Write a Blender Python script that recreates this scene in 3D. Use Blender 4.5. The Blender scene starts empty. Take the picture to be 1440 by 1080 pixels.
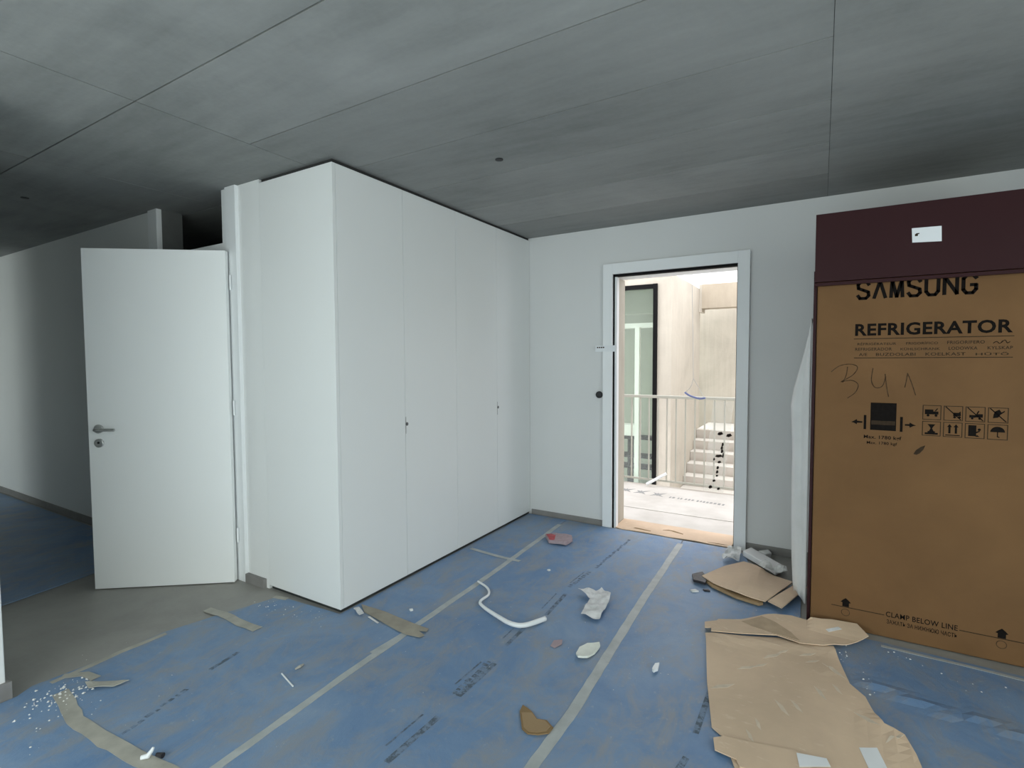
import bpy, bmesh, math, random
from mathutils import Vector, Matrix, noise

random.seed(7)
sc = bpy.context.scene
C = sc.collection

# ------------------------------------------------------------------ camera
CAM_F, YAW, PITCH, ROLL = 726.83, -0.539066, -0.046846, -0.004592
CAM_LOC = Vector((2.2265, -4.0336, 1.3845))
cam_d = bpy.data.cameras.new('camera')
cam = bpy.data.objects.new('camera', cam_d)
C.objects.link(cam)
_f = Vector((math.sin(YAW) * math.cos(PITCH), math.cos(YAW) * math.cos(PITCH), math.sin(PITCH)))
_r = Vector((math.cos(YAW), -math.sin(YAW), 0))
_u = _r.cross(_f)
_r2 = _r * math.cos(ROLL) + _u * math.sin(ROLL)
_u2 = -_r * math.sin(ROLL) + _u * math.cos(ROLL)
cam.matrix_world = Matrix(((_r2.x, _u2.x, -_f.x, CAM_LOC.x), (_r2.y, _u2.y, -_f.y, CAM_LOC.y),
                           (_r2.z, _u2.z, -_f.z, CAM_LOC.z), (0, 0, 0, 1)))
cam_d.sensor_width = 36.0
cam_d.lens = CAM_F / 1440 * 36.0
cam_d.clip_start = 0.02
sc.camera = cam

# ------------------------------------------------------------------ sky, window daylight, exposure
world = bpy.data.worlds.new('overcast_sky')
sc.world = world
world.use_nodes = True
bg = world.node_tree.nodes['Background']
bg.inputs['Color'].default_value = (0.96, 0.97, 1.03, 1)      # even overcast sky
bg.inputs['Strength'].default_value = 1.0


def portal(name, loc, rot, sx, sy):
    d = bpy.data.lights.new(name, 'AREA')
    d.shape = 'RECTANGLE'; d.size = sx; d.size_y = sy
    d.cycles.is_portal = True
    o = bpy.data.objects.new(name, d); C.objects.link(o)
    o.location = loc; o.rotation_euler = rot
    return o


PI = math.pi
portal('window_daylight', (1.0, -5.42, 1.2), (PI / 2, 0, 0), 3.0, 2.3)
portal('side_window_daylight', (4.32, -3.575, 1.2), (0, PI / 2, 0), 2.3, 3.15)
portal('corridor_window_daylight', (-6.1, -5.42, 1.2), (PI / 2, 0, 0), 1.4, 2.3)
portal('courtyard_daylight', (1.2, 4.0, 3.4), (0, 0, 0), 7.0, 6.0)

vs = sc.view_settings
vs.view_transform = 'Standard'
vs.look = 'None'
vs.gamma = 1.0
vs.use_curve_mapping = False
vs.exposure = 1.98
sc.cycles.max_bounces = 10
sc.cycles.diffuse_bounces = 7
sc.cycles.transparent_max_bounces = 12
sc.cycles.use_denoising = True

# ------------------------------------------------------------------ materials
M = {}


def nt(name):
    m = bpy.data.materials.new(name); m.use_nodes = True
    n = m.node_tree.nodes; l = m.node_tree.links
    b = n['Principled BSDF']
    M[name] = m
    return m, n, l, b


def ramp(n, stops):
    r = n.new('ShaderNodeValToRGB')
    e = r.color_ramp.elements
    e[0].position, e[0].color = stops[0][0], (*stops[0][1], 1)
    e[1].position, e[1].color = stops[-1][0], (*stops[-1][1], 1)
    for p, c in stops[1:-1]:
        x = e.new(p); x.color = (*c, 1)
    return r


def noise_node(n, l, scale, detail=4, rough=0.55, vec=None, dist=0.0, stretch=None, coord='Object'):
    t = n.new('ShaderNodeTexNoise')
    t.inputs['Scale'].default_value = scale
    t.inputs['Detail'].default_value = detail
    t.inputs['Roughness'].default_value = rough
    t.inputs['Distortion'].default_value = dist
    if vec is None:
        c = n.new('ShaderNodeTexCoord')
        vec = c.outputs[coord]
    if stretch:
        mp = n.new('ShaderNodeMapping')
        mp.inputs['Scale'].default_value = stretch
        l.new(vec, mp.inputs['Vector']); vec = mp.outputs['Vector']
    l.new(vec, t.inputs['Vector'])
    return t


def bump(n, l, b, h, strength, dist=0.01):
    bp = n.new('ShaderNodeBump')
    bp.inputs['Strength'].default_value = strength
    bp.inputs['Distance'].default_value = dist
    l.new(h, bp.inputs['Height']); l.new(bp.outputs['Normal'], b.inputs['Normal'])


def simple(name, col, rough=0.6, var=0.06, scale=8.0, metal=0.0, bump_s=0.0, bscale=60, spec=None):
    m, n, l, b = nt(name)
    b.inputs['Roughness'].default_value = rough
    b.inputs['Metallic'].default_value = metal
    if spec is not None:
        b.inputs['Specular IOR Level'].default_value = spec
    t = noise_node(n, l, scale)
    lo = tuple(max(0, c * (1 - var)) for c in col); hi = tuple(min(1, c * (1 + var)) for c in col)
    r = ramp(n, [(0.3, lo), (0.7, hi)])
    l.new(t.outputs['Fac'], r.inputs['Fac']); l.new(r.outputs['Color'], b.inputs['Base Color'])
    if bump_s:
        t2 = noise_node(n, l, bscale, 5)
        bump(n, l, b, t2.outputs['Fac'], bump_s)
    return m


simple('wall_white', (0.70, 0.705, 0.70), 0.9, 0.015, 1.5, bump_s=0.06, bscale=140, spec=0.2)
simple('wall_painted', (0.80, 0.81, 0.80), 0.9, 0.015, 1.5, bump_s=0.06, bscale=140, spec=0.2)
simple('lacquer_white', (0.80, 0.81, 0.80), 0.42, 0.01, 1.2, spec=0.35)
simple('door_white', (0.88, 0.89, 0.88), 0.4, 0.01, 1.0, spec=0.35)
simple('frame_white', (0.86, 0.875, 0.88), 0.45, 0.01, 3.0, spec=0.35)
simple('gasket_black', (0.008, 0.008, 0.008), 0.7, spec=0.1)
simple('shadow_gap', (0.03, 0.03, 0.03), 0.9)
simple('plinth_dark', (0.03, 0.035, 0.035), 0.7)
simple('reveal_shade', (0.13, 0.135, 0.13), 0.9, 0.1, 10)
simple('baseboard_grey', (0.24, 0.23, 0.22), 0.7, 0.08, 10)
simple('steel', (0.55, 0.55, 0.54), 0.32, 0.03, metal=1.0)
simple('steel_dark', (0.16, 0.16, 0.16), 0.4, 0.03, metal=0.8)
simple('black_rubber', (0.01, 0.01, 0.011), 0.5)
simple('maroon', (0.036, 0.011, 0.013), 0.5, 0.04, 3.0, spec=0.15)
simple('ink_black', (0.010, 0.008, 0.007), 0.85, 0.2, 60, spec=0.08)
simple('ink_soft', (0.045, 0.030, 0.019), 0.85, 0.2, 60, spec=0.08)
simple('pencil', (0.085, 0.052, 0.030), 0.9, 0.3, 60, spec=0.08)
simple('sticker_white', (0.80, 0.82, 0.84), 0.5, 0.03)
simple('foam_white', (0.74, 0.74, 0.73), 0.85, 0.05, 6, bump_s=0.25, bscale=30)
simple('plastic_white', (0.82, 0.84, 0.85), 0.4, 0.03)
simple('paper_white', (0.70, 0.70, 0.70), 0.85, 0.15, 25, bump_s=0.3, bscale=40)
simple('dish_cream', (0.78, 0.80, 0.72), 0.35, 0.05, 30)
simple('red_print', (0.42, 0.07, 0.08), 0.55, 0.25, 30)
simple('pink_paper', (0.40, 0.31, 0.33), 0.8, 0.1, 30)
simple('black_plastic', (0.018, 0.016, 0.018), 0.5)
simple('tape_grey', (0.42, 0.445, 0.44), 0.42, 0.14, 12)
simple('tape_beige', (0.40, 0.385, 0.335), 0.5, 0.15, 14)
simple('kraft_shade', (0.43, 0.32, 0.215), 0.85, 0.1, 20)
simple('kraft_scuff', (0.66, 0.55, 0.43), 0.8, 0.1, 30)
simple('kraft_tape', (0.33, 0.30, 0.24), 0.6, 0.15, 14)
simple('plaster_crumb', (0.75, 0.75, 0.73), 0.9, 0.1, 30)
simple('blue_tube', (0.14, 0.17, 0.34), 0.5, 0.1, 30)
simple('cord_grey', (0.40, 0.40, 0.40), 0.7)
simple('rail_metal', (0.44, 0.43, 0.37), 0.5, 0.04)
simple('sheet_print', (0.25, 0.25, 0.24), 0.8, 0.2, 60)
simple('window_black', (0.006, 0.006, 0.006), 0.6, spec=0.08)
simple('room_green', (0.42, 0.46, 0.39), 0.7, 0.06, 2)
simple('tread_lit', (0.60, 0.57, 0.51), 0.8, 0.05, 4)
simple('white_slab', (0.85, 0.85, 0.82), 0.8, 0.03, 2)
simple('shelf_dark', (0.02, 0.02, 0.018), 0.6, spec=0.1)


def concrete(name, dark, mid, light, scale, streak, rough=0.85, rand=0.0, bumps=0.12):
    m, n, l, b = nt(name)
    b.inputs['Roughness'].default_value = rough
    b.inputs['Specular IOR Level'].default_value = 0.25
    a = noise_node(n, l, scale, 6, 0.62, dist=0.6)
    s = noise_node(n, l, scale * 2.2, 5, 0.6, stretch=streak)
    f = noise_node(n, l, 45, 4, 0.6)
    mx = n.new('ShaderNodeMath'); mx.operation = 'MULTIPLY_ADD'
    mx.inputs[1].default_value = 0.6; l.new(a.outputs['Fac'], mx.inputs[0])
    m2 = n.new('ShaderNodeMath'); m2.operation = 'MULTIPLY_ADD'; m2.inputs[1].default_value = 0.3
    l.new(s.outputs['Fac'], m2.inputs[0])
    m3 = n.new('ShaderNodeMath'); m3.operation = 'MULTIPLY'; m3.inputs[1].default_value = 0.1
    l.new(f.outputs['Fac'], m3.inputs[0]); l.new(m3.outputs[0], m2.inputs[2]); l.new(m2.outputs[0], mx.inputs[2])
    r = ramp(n, [(0.34, dark), (0.5, mid), (0.68, light)])
    l.new(mx.outputs[0], r.inputs['Fac'])
    out = r.outputs['Color']
    if rand:
        oi = n.new('ShaderNodeObjectInfo')
        mr = n.new('ShaderNodeMapRange')
        mr.inputs['To Min'].default_value = 1 - rand; mr.inputs['To Max'].default_value = 1 + rand
        l.new(oi.outputs['Random'], mr.inputs['Value'])
        mm = n.new('ShaderNodeMix'); mm.data_type = 'RGBA'; mm.blend_type = 'MULTIPLY'
        mm.inputs['Factor'].default_value = 1.0
        l.new(out, mm.inputs['A']); l.new(mr.outputs['Result'], mm.inputs['B'])
        out = mm.outputs['Result']
    l.new(out, b.inputs['Base Color'])
    bump(n, l, b, f.outputs['Fac'], bumps, 0.004)
    return m


concrete('concrete_ceiling', (0.205, 0.210, 0.203), (0.278, 0.282, 0.272), (0.335, 0.338, 0.326), 0.9, (1.0, 6.0, 1.0), rand=0.09)
concrete('concrete_joint', (0.04, 0.04, 0.04), (0.06, 0.06, 0.06), (0.08, 0.08, 0.08), 3, (1, 1, 1))
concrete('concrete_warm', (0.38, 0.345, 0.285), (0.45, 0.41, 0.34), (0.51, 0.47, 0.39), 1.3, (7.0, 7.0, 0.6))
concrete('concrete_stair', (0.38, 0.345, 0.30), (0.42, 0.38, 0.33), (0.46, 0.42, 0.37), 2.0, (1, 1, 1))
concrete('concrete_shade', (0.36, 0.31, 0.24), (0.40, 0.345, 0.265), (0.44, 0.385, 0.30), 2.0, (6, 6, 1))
concrete('tile_grey', (0.27, 0.26, 0.24), (0.33, 0.32, 0.295), (0.38, 0.37, 0.34), 1.6, (1, 1, 1), rough=0.45, bumps=0.05)


def cardboard(name, col, worn):
    m, n, l, b = nt(name)
    b.inputs['Roughness'].default_value = 0.82
    b.inputs['Specular IOR Level'].default_value = 0.2
    a = noise_node(n, l, 2.2, 5, 0.6, dist=0.3)
    f = noise_node(n, l, 14, 4, 0.7, stretch=(1, 3, 1))
    r = ramp(n, [(0.3, tuple(c * 0.86 for c in col)), (0.7, tuple(min(1, c * 1.1) for c in col))])
    l.new(a.outputs['Fac'], r.inputs['Fac'])
    r2 = ramp(n, [(0.60, (0, 0, 0)), (0.72, (1, 1, 1))])
    l.new(f.outputs['Fac'], r2.inputs['Fac'])
    sc_ = n.new('ShaderNodeMath'); sc_.operation = 'MULTIPLY'; sc_.inputs[1].default_value = worn
    l.new(r2.outputs['Color'], sc_.inputs[0])
    mm = n.new('ShaderNodeMix'); mm.data_type = 'RGBA'
    l.new(sc_.outputs[0], mm.inputs['Factor']); l.new(r.outputs['Color'], mm.inputs['A'])
    mm.inputs['B'].default_value = (min(1, col[0] * 1.25), min(1, col[1] * 1.4), min(1, col[2] * 1.6), 1)
    l.new(mm.outputs['Result'], b.inputs['Base Color'])
    bump(n, l, b, f.outputs['Fac'], 0.15, 0.004)
    return m


cardboard('box_cardboard', (0.185, 0.098, 0.042), 0.05)
cardboard('floor_cardboard', (0.68, 0.515, 0.37), 0.45)
cardboard('edge_cardboard', (0.27, 0.18, 0.09), 0.0)
cardboard('scrap_cardboard', (0.36, 0.25, 0.14), 0.1)

# blue floor protection fleece: blue with grey dust patches
m, n, l, b = nt('blue_fleece')
b.inputs['Roughness'].default_value = 0.50
b.inputs['Specular IOR Level'].default_value = 0.5
a = noise_node(n, l, 1.5, 7, 0.68, dist=0.8)
d2 = noise_node(n, l, 6.5, 9, 0.76, dist=0.5, stretch=(1.0, 0.55, 1.0))
f = noise_node(n, l, 28, 5, 0.7)
rb = ramp(n, [(0.32, (0.115, 0.22, 0.40)), (0.52, (0.175, 0.28, 0.445)), (0.72, (0.245, 0.335, 0.465))])
l.new(a.outputs['Fac'], rb.inputs['Fac'])
rd = ramp(n, [(0.46, (0, 0, 0)), (0.64, (0.80, 0.80, 0.80))])
l.new(d2.outputs['Fac'], rd.inputs['Fac'])
mm = n.new('ShaderNodeMix'); mm.data_type = 'RGBA'
l.new(rd.outputs['Color'], mm.inputs['Factor']); l.new(rb.outputs['Color'], mm.inputs['A'])
mm.inputs['B'].default_value = (0.285, 0.295, 0.305, 1)
rf = ramp(n, [(0.62, (0, 0, 0)), (0.76, (0.5, 0.5, 0.5))])
l.new(f.outputs['Fac'], rf.inputs['Fac'])
m4 = n.new('ShaderNodeMix'); m4.data_type = 'RGBA'
l.new(rf.outputs['Color'], m4.inputs['Factor']); l.new(mm.outputs['Result'], m4.inputs['A'])
m4.inputs['B'].default_value = (0.45, 0.46, 0.46, 1)
l.new(m4.outputs['Result'], b.inputs['Base Color'])
bump(n, l, b, d2.outputs['Fac'], 0.25, 0.02)

# worn printing on the fleece
m, n, l, b = nt('fleece_print')
b.inputs['Roughness'].default_value = 0.8
t = noise_node(n, l, 34, 4, 0.7)
r = ramp(n, [(0.42, (0.085, 0.115, 0.150)), (0.56, (0.185, 0.255, 0.36))])
l.new(t.outputs['Fac'], r.inputs['Fac']); l.new(r.outputs['Color'], b.inputs['Base Color'])

# white landing protection sheets
m, n, l, b = nt('landing_sheet')
b.inputs['Roughness'].default_value = 0.8
t = noise_node(n, l, 3, 5, 0.6)
r = ramp(n, [(0.35, (0.48, 0.45, 0.405)), (0.6, (0.56, 0.53, 0.485))])
l.new(t.outputs['Fac'], r.inputs['Fac']); l.new(r.outputs['Color'], b.inputs['Base Color'])


def thin_clear(name, tint, gloss, rough):
    m = bpy.data.materials.new(name); m.use_nodes = True; M[name] = m
    n = m.node_tree.nodes; l = m.node_tree.links
    n.clear()
    o = n.new('ShaderNodeOutputMaterial'); mix = n.new('ShaderNodeMixShader')
    tr = n.new('ShaderNodeBsdfTransparent'); tr.inputs['Color'].default_value = (*tint, 1)
    gl = n.new('ShaderNodeBsdfPrincipled'); gl.inputs['Roughness'].default_value = rough
    gl.inputs['Base Color'].default_value = (0.8, 0.82, 0.8, 1)
    tx = n.new('ShaderNodeTexNoise'); tx.inputs['Scale'].default_value = 6
    mr = n.new('ShaderNodeMapRange'); mr.inputs['To Min'].default_value = gloss * 0.7; mr.inputs['To Max'].default_value = gloss * 1.3
    l.new(tx.outputs['Fac'], mr.inputs['Value']); l.new(mr.outputs['Result'], mix.inputs['Fac'])
    l.new(tr.outputs[0], mix.inputs[1]); l.new(gl.outputs[0], mix.inputs[2]); l.new(mix.outputs[0], o.inputs['Surface'])
    return m


thin_clear('window_glass', (0.93, 0.97, 0.93), 0.06, 0.03)
thin_clear('clear_film', (0.97, 0.97, 0.96), 0.12, 0.2)
thin_clear('plastic_wrap', (0.92, 0.92, 0.90), 0.55, 0.3)


# ------------------------------------------------------------------ mesh helpers
class MB:
    def __init__(s):
        s.v = []; s.f = []

    def box(s, x0, x1, y0, y1, z0, z1):
        k = len(s.v)
        s.v += [(x0, y0, z0), (x1, y0, z0), (x1, y1, z0), (x0, y1, z0), (x0, y0, z1), (x1, y0, z1), (x1, y1, z1), (x0, y1, z1)]
        s.f += [tuple(k + i for i in q) for q in ((0, 3, 2, 1), (4, 5, 6, 7), (0, 1, 5, 4), (1, 2, 6, 5), (2, 3, 7, 6), (3, 0, 4, 7))]
        return s

    def prism(s, poly, z0, z1):                     # poly in XY, both z may be callables
        if sum(poly[i][0] * poly[(i + 1) % len(poly)][1] - poly[(i + 1) % len(poly)][0] * poly[i][1] for i in range(len(poly))) < 0:
            poly = poly[::-1]
        k = len(s.v); nn = len(poly)
        s.v += [(x, y, z0) for x, y in poly] + [(x, y, z1) for x, y in poly]
        s.f += [tuple(k + i for i in range(nn))[::-1], tuple(k + nn + i for i in range(nn))]
        s.f += [(k + i, k + (i + 1) % nn, k + nn + (i + 1) % nn, k + nn + i) for i in range(nn)]
        return s

    def tube(s, path, rad, seg=10, cap=True):
        path = [Vector(p) for p in path]
        if not isinstance(rad, (list, tuple)): rad = [rad] * len(path)
        k = len(s.v)
        up = None
        for i, p in enumerate(path):
            t = (path[min(i + 1, len(path) - 1)] - path[max(i - 1, 0)]).normalized()
            if up is None:
                up = Vector((0, 0, 1)) if abs(t.z) < 0.9 else Vector((1, 0, 0))
            a = t.cross(up).normalized(); bb = a.cross(t).normalized(); up = bb
            for j in range(seg):
                th = 2 * PI * j / seg
                s.v.append(tuple(p + a * math.cos(th) * rad[i] + bb * math.sin(th) * rad[i]))
        for i in range(len(path) - 1):
            for j in range(seg):
                s.f.append((k + i * seg + j, k + i * seg + (j + 1) % seg, k + (i + 1) * seg + (j + 1) % seg, k + (i + 1) * seg + j))
        if cap:
            s.f.append(tuple(k + j for j in range(seg))[::-1])
            e = k + (len(path) - 1) * seg
            s.f.append(tuple(e + j for j in range(seg)))
        return s

    def build(s, name, mat, parent=None, bevel=0.0, smooth=False, seg=2):
        me = bpy.data.meshes.new(name)
        me.from_pydata(s.v, [], s.f)
        if bevel:
            bm = bmesh.new(); bm.from_mesh(me)
            bmesh.ops.recalc_face_normals(bm, faces=bm.faces)
            bmesh.ops.bevel(bm, geom=bm.edges[:], offset=bevel, segments=seg, profile=0.5, affect='EDGES', clamp_overlap=True)
            bm.to_mesh(me); bm.free()
        else:
            bm = bmesh.new(); bm.from_mesh(me)
            bmesh.ops.recalc_face_normals(bm, faces=bm.faces)
            bm.to_mesh(me); bm.free()
        if smooth:
            for p in me.polygons: p.use_smooth = True
        return link(name, me, mat, parent)


def link(name, me, mat, parent=None):
    me.materials.append(M[mat])
    o = bpy.data.objects.new(name, me)
    C.objects.link(o)
    if parent is not None:
        o.parent = parent
        if parent.type == 'EMPTY':                  # parts are modelled in room coordinates
            o.matrix_parent_inverse = Matrix.Translation(-parent.location)
    return o


def empty(name, loc=(0, 0, 0)):
    o = bpy.data.objects.new(name, None); C.objects.link(o)
    o.location = loc
    o.empty_display_size = 0.1
    return o


def tag(o, label, cat, group=None, kind=None):
    o['label'] = label; o['category'] = cat
    if group: o['group'] = group
    if kind: o['kind'] = kind
    return o


def struct(o, label=None, cat=None):
    o['kind'] = 'structure'
    if label: o['label'] = label
    if cat: o['category'] = cat
    return o


def bx(name, mat, parent, *r, bevel=0.0):
    return MB().box(*r).build(name, mat, parent, bevel)


def card(name, poly, mat, zf, thick, parent=None, step=0.05, smooth=True):
    """A sheet with the given XY outline, cut into a grid, its top at zf(x, y), with real thickness."""
    bm = bmesh.new()
    fv = [bm.verts.new((x, y, 0)) for x, y in poly]
    bm.faces.new(fv)
    xs = [p[0] for p in poly]; ys = [p[1] for p in poly]
    for ax, lo, hi in ((0, min(xs), max(xs)), (1, min(ys), max(ys))):
        q = math.floor(lo / step) * step + step
        while q < hi - 1e-5:
            co = (q, 0, 0) if ax == 0 else (0, q, 0)
            no = (1, 0, 0) if ax == 0 else (0, 1, 0)
            bmesh.ops.bisect_plane(bm, geom=bm.verts[:] + bm.edges[:] + bm.faces[:], plane_co=co, plane_no=no, dist=1e-5)
            q += step
    bmesh.ops.recalc_face_normals(bm, faces=bm.faces)
    if sum(f.normal.z for f in bm.faces) < 0:
        bmesh.ops.reverse_faces(bm, faces=bm.faces)
    bmesh.ops.triangulate(bm, faces=[f for f in bm.faces if len(f.verts) > 4])
    for v in bm.verts: v.co.z = zf(v.co.x, v.co.y)
    top = bm.faces[:]
    ret = bmesh.ops.extrude_face_region(bm, geom=top)
    # the extruded copy becomes the upper side, the original the underside
    up = {g for g in ret['geom'] if isinstance(g, bmesh.types.BMVert)}
    for v in bm.verts:
        if v not in up: v.co.z -= thick
    bmesh.ops.recalc_face_normals(bm, faces=bm.faces)
    me = bpy.data.meshes.new(name); bm.to_mesh(me); bm.free()
    o = link(name, me, mat, parent)
    return o


def ribbon_poly(path, w):
    """outline of a band of width w along an XY polyline"""
    P = [Vector(p).to_2d() if len(p) > 2 else Vector(p) for p in path]
    L, R_ = [], []
    for i, p in enumerate(P):
        t = (P[min(i + 1, len(P) - 1)] - P[max(i - 1, 0)]).normalized()
        nrm = Vector((-t.y, t.x)) * (w / 2)
        L.append(tuple(p + nrm)); R_.append(tuple(p - nrm))
    return L + R_[::-1]


def resample(path, step):
    P = [Vector(p) for p in path]; out = [P[0]]
    for a, b_ in zip(P, P[1:]):
        k = max(1, int((b_ - a).length / step))
        out += [a.lerp(b_, (i + 1) / k) for i in range(k)]
    return out


def smooth_path(path, k=6):
    P = [Vector(p) for p in path]; out = []
    for i in range(len(P) - 1):
        p0, p1, p2, p3 = P[max(i - 1, 0)], P[i], P[i + 1], P[min(i + 2, len(P) - 1)]
        for j in range(k):
            t = j / k
            out.append(0.5 * ((2 * p1) + (p2 - p0) * t + (2 * p0 - 5 * p1 + 4 * p2 - p3) * t * t + (3 * p1 - p0 - 3 * p2 + p3) * t ** 3))
    return out + [P[-1]]


def fbm(x, y, s, seed=0.0):
    return noise.noise(Vector((x * s + seed, y * s - seed, seed * 1.7)))


def seg_dist(x, y, a, b_):
    p = Vector((x, y)); a = Vector(a); b_ = Vector(b_)
    t = max(0, min(1, (p - a).dot(b_ - a) / (b_ - a).length_squared))
    return (p - a - (b_ - a) * t).length


RIDGES = [((2.423, -1.428), (2.669, -1.503), 0.012, 0.028), ((2.759, -1.473), (2.95, -1.55), 0.010, 0.028),
          ((2.30, -1.20), (2.281, -1.443), 0.006, 0.03), ((0.03, -1.62), (0.22, -1.72), 0.006, 0.025)]


def cover_z(x, y):
    z = 0.006 + 0.0022 * fbm(x, y, 2.3, 3.1) + 0.0012 * fbm(x, y, 6.0, 8.4)
    for a, b_, h, w in RIDGES:
        d = seg_dist(x, y, a, b_)
        if d < w * 2.5: z += h * math.exp(-(d / w) ** 2)
    return z

# ================================================================== THE SETTING
H = 2.45            # room height
YC = -2.146         # plane of the wardrobe side and of the wall with the inner door
XR, YF = 4.2, -5.3  # right wall, window wall behind the viewer

# ---- floor slab with grey tiles showing where the fleece stops
struct(bx('floor', 'tile_grey', None, -7.2, XR + 0.2, YF - 0.2, 0.25, -0.2, 0.0))
# ---- ceiling: slab and its formwork panels with recessed joints
ceil = struct(bx('ceiling', 'concrete_joint', None, -7.2, XR + 0.2, YF - 0.2, 0.25, H + 0.008, H + 0.25))
rows = [0.0, -0.50, -0.99, -1.48, -1.97, -2.465, -2.96, -3.455, -3.95, -4.445, -4.94, YF]
G, GY = 0.0009, 0.0036
for xa, xb, rr in ((-0.21, 2.24, rows),
                   (2.24, XR, [0.0, -2.465, -4.94, YF]),
                   (-1.35, -0.21, [0.0, -1.97, -2.96, -3.455, -4.94, YF]),
                   (-3.8, -1.35, [0.0, -1.97, -2.96, -3.455, -4.94, YF]),
                   (-7.0, -3.8, [0.0, -1.97, -2.96, -3.455, -4.94, YF])):
    for ya, yb in zip(rr, rr[1:]):
        bx('ceiling_panel', 'concrete_ceiling', ceil, xa + (0.0028 if xa < 0 else G), xb - (0.0028 if xb < 0 else G), yb + GY, ya - GY, H, H + 0.008)
for hx, hy, r_ in ((0.734, -1.661, 0.021), (-2.232, -2.729, 0.021)):
    MB().tube([(hx, hy, H + 0.001), (hx, hy, H - 0.004)], r_, 20).build('cable_outlet', 'black_rubber', ceil)
cr = [(2.94 + 0.05 * math.cos(k), -1.70 + 0.022 * math.sin(k * 1.0)) for k in [i * PI / 5 for i in range(10)]]

# ---- back wall with the entry opening
OX0, OX1, OZ = 0.775, 1.705, 2.066
w = MB()
w.box(0.0 - 0.7, OX0, 0.0, 0.25, -0.2, H)
w.box(OX1, XR, 0.0, 0.25, -0.2, H)
w.box(OX0, OX1, 0.0, 0.25, OZ, H)
struct(w.build('wall_back', 'wall_white'))
w = MB()
w.box(XR, XR + 0.2, YF - 0.2, -5.15, 0, H); w.box(XR, XR + 0.2, -2.0, 0.25, 0, H); w.box(XR, XR + 0.2, -5.15, -2.0, 2.36, H)
struct(w.build('wall_right', 'wall_white'))
e = struct(empty('window_4', (XR + 0.1, -3.575, 0)))
fr = MB()
fr.box(XR + 0.06, XR + 0.14, -5.15, -2.0, 0.0, 0.06); fr.box(XR + 0.06, XR + 0.14, -5.15, -2.0, 2.30, 2.36)
for yy in (-5.12, -3.575, -2.03):
    fr.box(XR + 0.06, XR + 0.14, yy - 0.03, yy + 0.03, 0.06, 2.30)
fr.build('window_frame', 'frame_white', e)
for ya, yb in ((-5.09, -3.605), (-3.545, -2.06)):
    bx('pane', 'window_glass', e, XR + 0.095, XR + 0.105, ya, yb, 0.06, 2.30)
# window wall behind the viewer
w = MB()
w.box(-7.2, -6.8, YF - 0.2, YF, 0, H); w.box(-5.4, -0.5, YF - 0.2, YF, 0, H); w.box(2.5, XR, YF - 0.2, YF, 0, H)
w.box(-6.8, -5.4, YF - 0.2, YF, 2.36, H); w.box(-0.5, 2.5, YF - 0.2, YF, 2.36, H)
struct(w.build('wall_front', 'wall_white'))
for wn, xa, xb, k in (('window_1', -0.5, 2.5, 2), ('window_2', -6.8, -5.4, 1)):
    e = struct(empty(wn, ((xa + xb) / 2, YF - 0.1, 0)))
    fr = MB()
    fr.box(xa, xb, YF - 0.14, YF - 0.06, 0.0, 0.06); fr.box(xa, xb, YF - 0.14, YF - 0.06, 2.30, 2.36)
    for i in range(k + 1):
        xx = xa + (xb - xa) * i / k
        fr.box(max(xa, xx - 0.03), min(xb, xx + 0.03), YF - 0.14, YF - 0.06, 0.06, 2.30)
    fr.build('window_frame', 'frame_white', e)
    for i in range(k):
        x0 = xa + (xb - xa) * i / k + 0.03; x1 = xa + (xb - xa) * (i + 1) / k - 0.03
        bx('pane', 'window_glass', e, x0, x1, YF - 0.105, YF - 0.095, 0.06, 2.30)

# ---- wall with the inner door, in line with the wardrobe side
DX0, DX1 = -1.775, -0.95            # door opening
w = MB()
w.box(-7.2, DX0 - 0.12, YC, YC + 0.15, 0, H); w.box(DX0 - 0.12, DX0 - 0.03, YC + 0.0125, YC + 0.15, 0, H)
w.box(-0.90, -0.652, YC, YC + 0.15, 0, H)
struct(w.build('wall_left', 'wall_painted'))
# room behind the inner door
w = MB()
w.box(-3.2, -3.1, YC + 0.15, 0.25, 0, H); w.box(-3.2, -0.66, 0.0, 0.25, 0, H); w.box(-0.76, -0.66, YC + 0.15, 0.0, 0, H)
struct(w.build('wall_side_room', 'wall_white'))
struct(bx('wall_end', 'wall_white', None, -7.2, -7.0, YF, YC, 0, H))
# block of rooms left of the viewer: its corner stands at the left edge of the picture
struct(bx('wall_corridor', 'wall_painted', None, -5.0, -0.615, YF, -3.335, 0, H, bevel=0.004))

# ---- baseboards
struct(MB().box(OX1 + 0.08, 2.18, -0.012, 0.0, 0, 0.055).build('baseboard_back', 'baseboard_grey'))
struct(MB().box(0.02, OX0 - 0.08, -0.012, 0.0, 0, 0.045).build('baseboard_corner', 'baseboard_grey'))
struct(MB().box(-7.0, DX0 - 0.12, YC - 0.013, YC, 0, 0.06).build('baseboard_left', 'baseboard_grey'))
struct(bx('baseboard_door', 'baseboard_grey', None, -0.838, -0.655, YC - 0.024, YC, 0, 0.056, bevel=0.0015))
w = MB().box(-0.615, -0.600, YF, -3.32, 0, 0.075); w.box(-5.0, -0.615, -3.335, -3.32, 0, 0.075)
struct(w.build('baseboard_corridor', 'baseboard_grey'))

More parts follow.
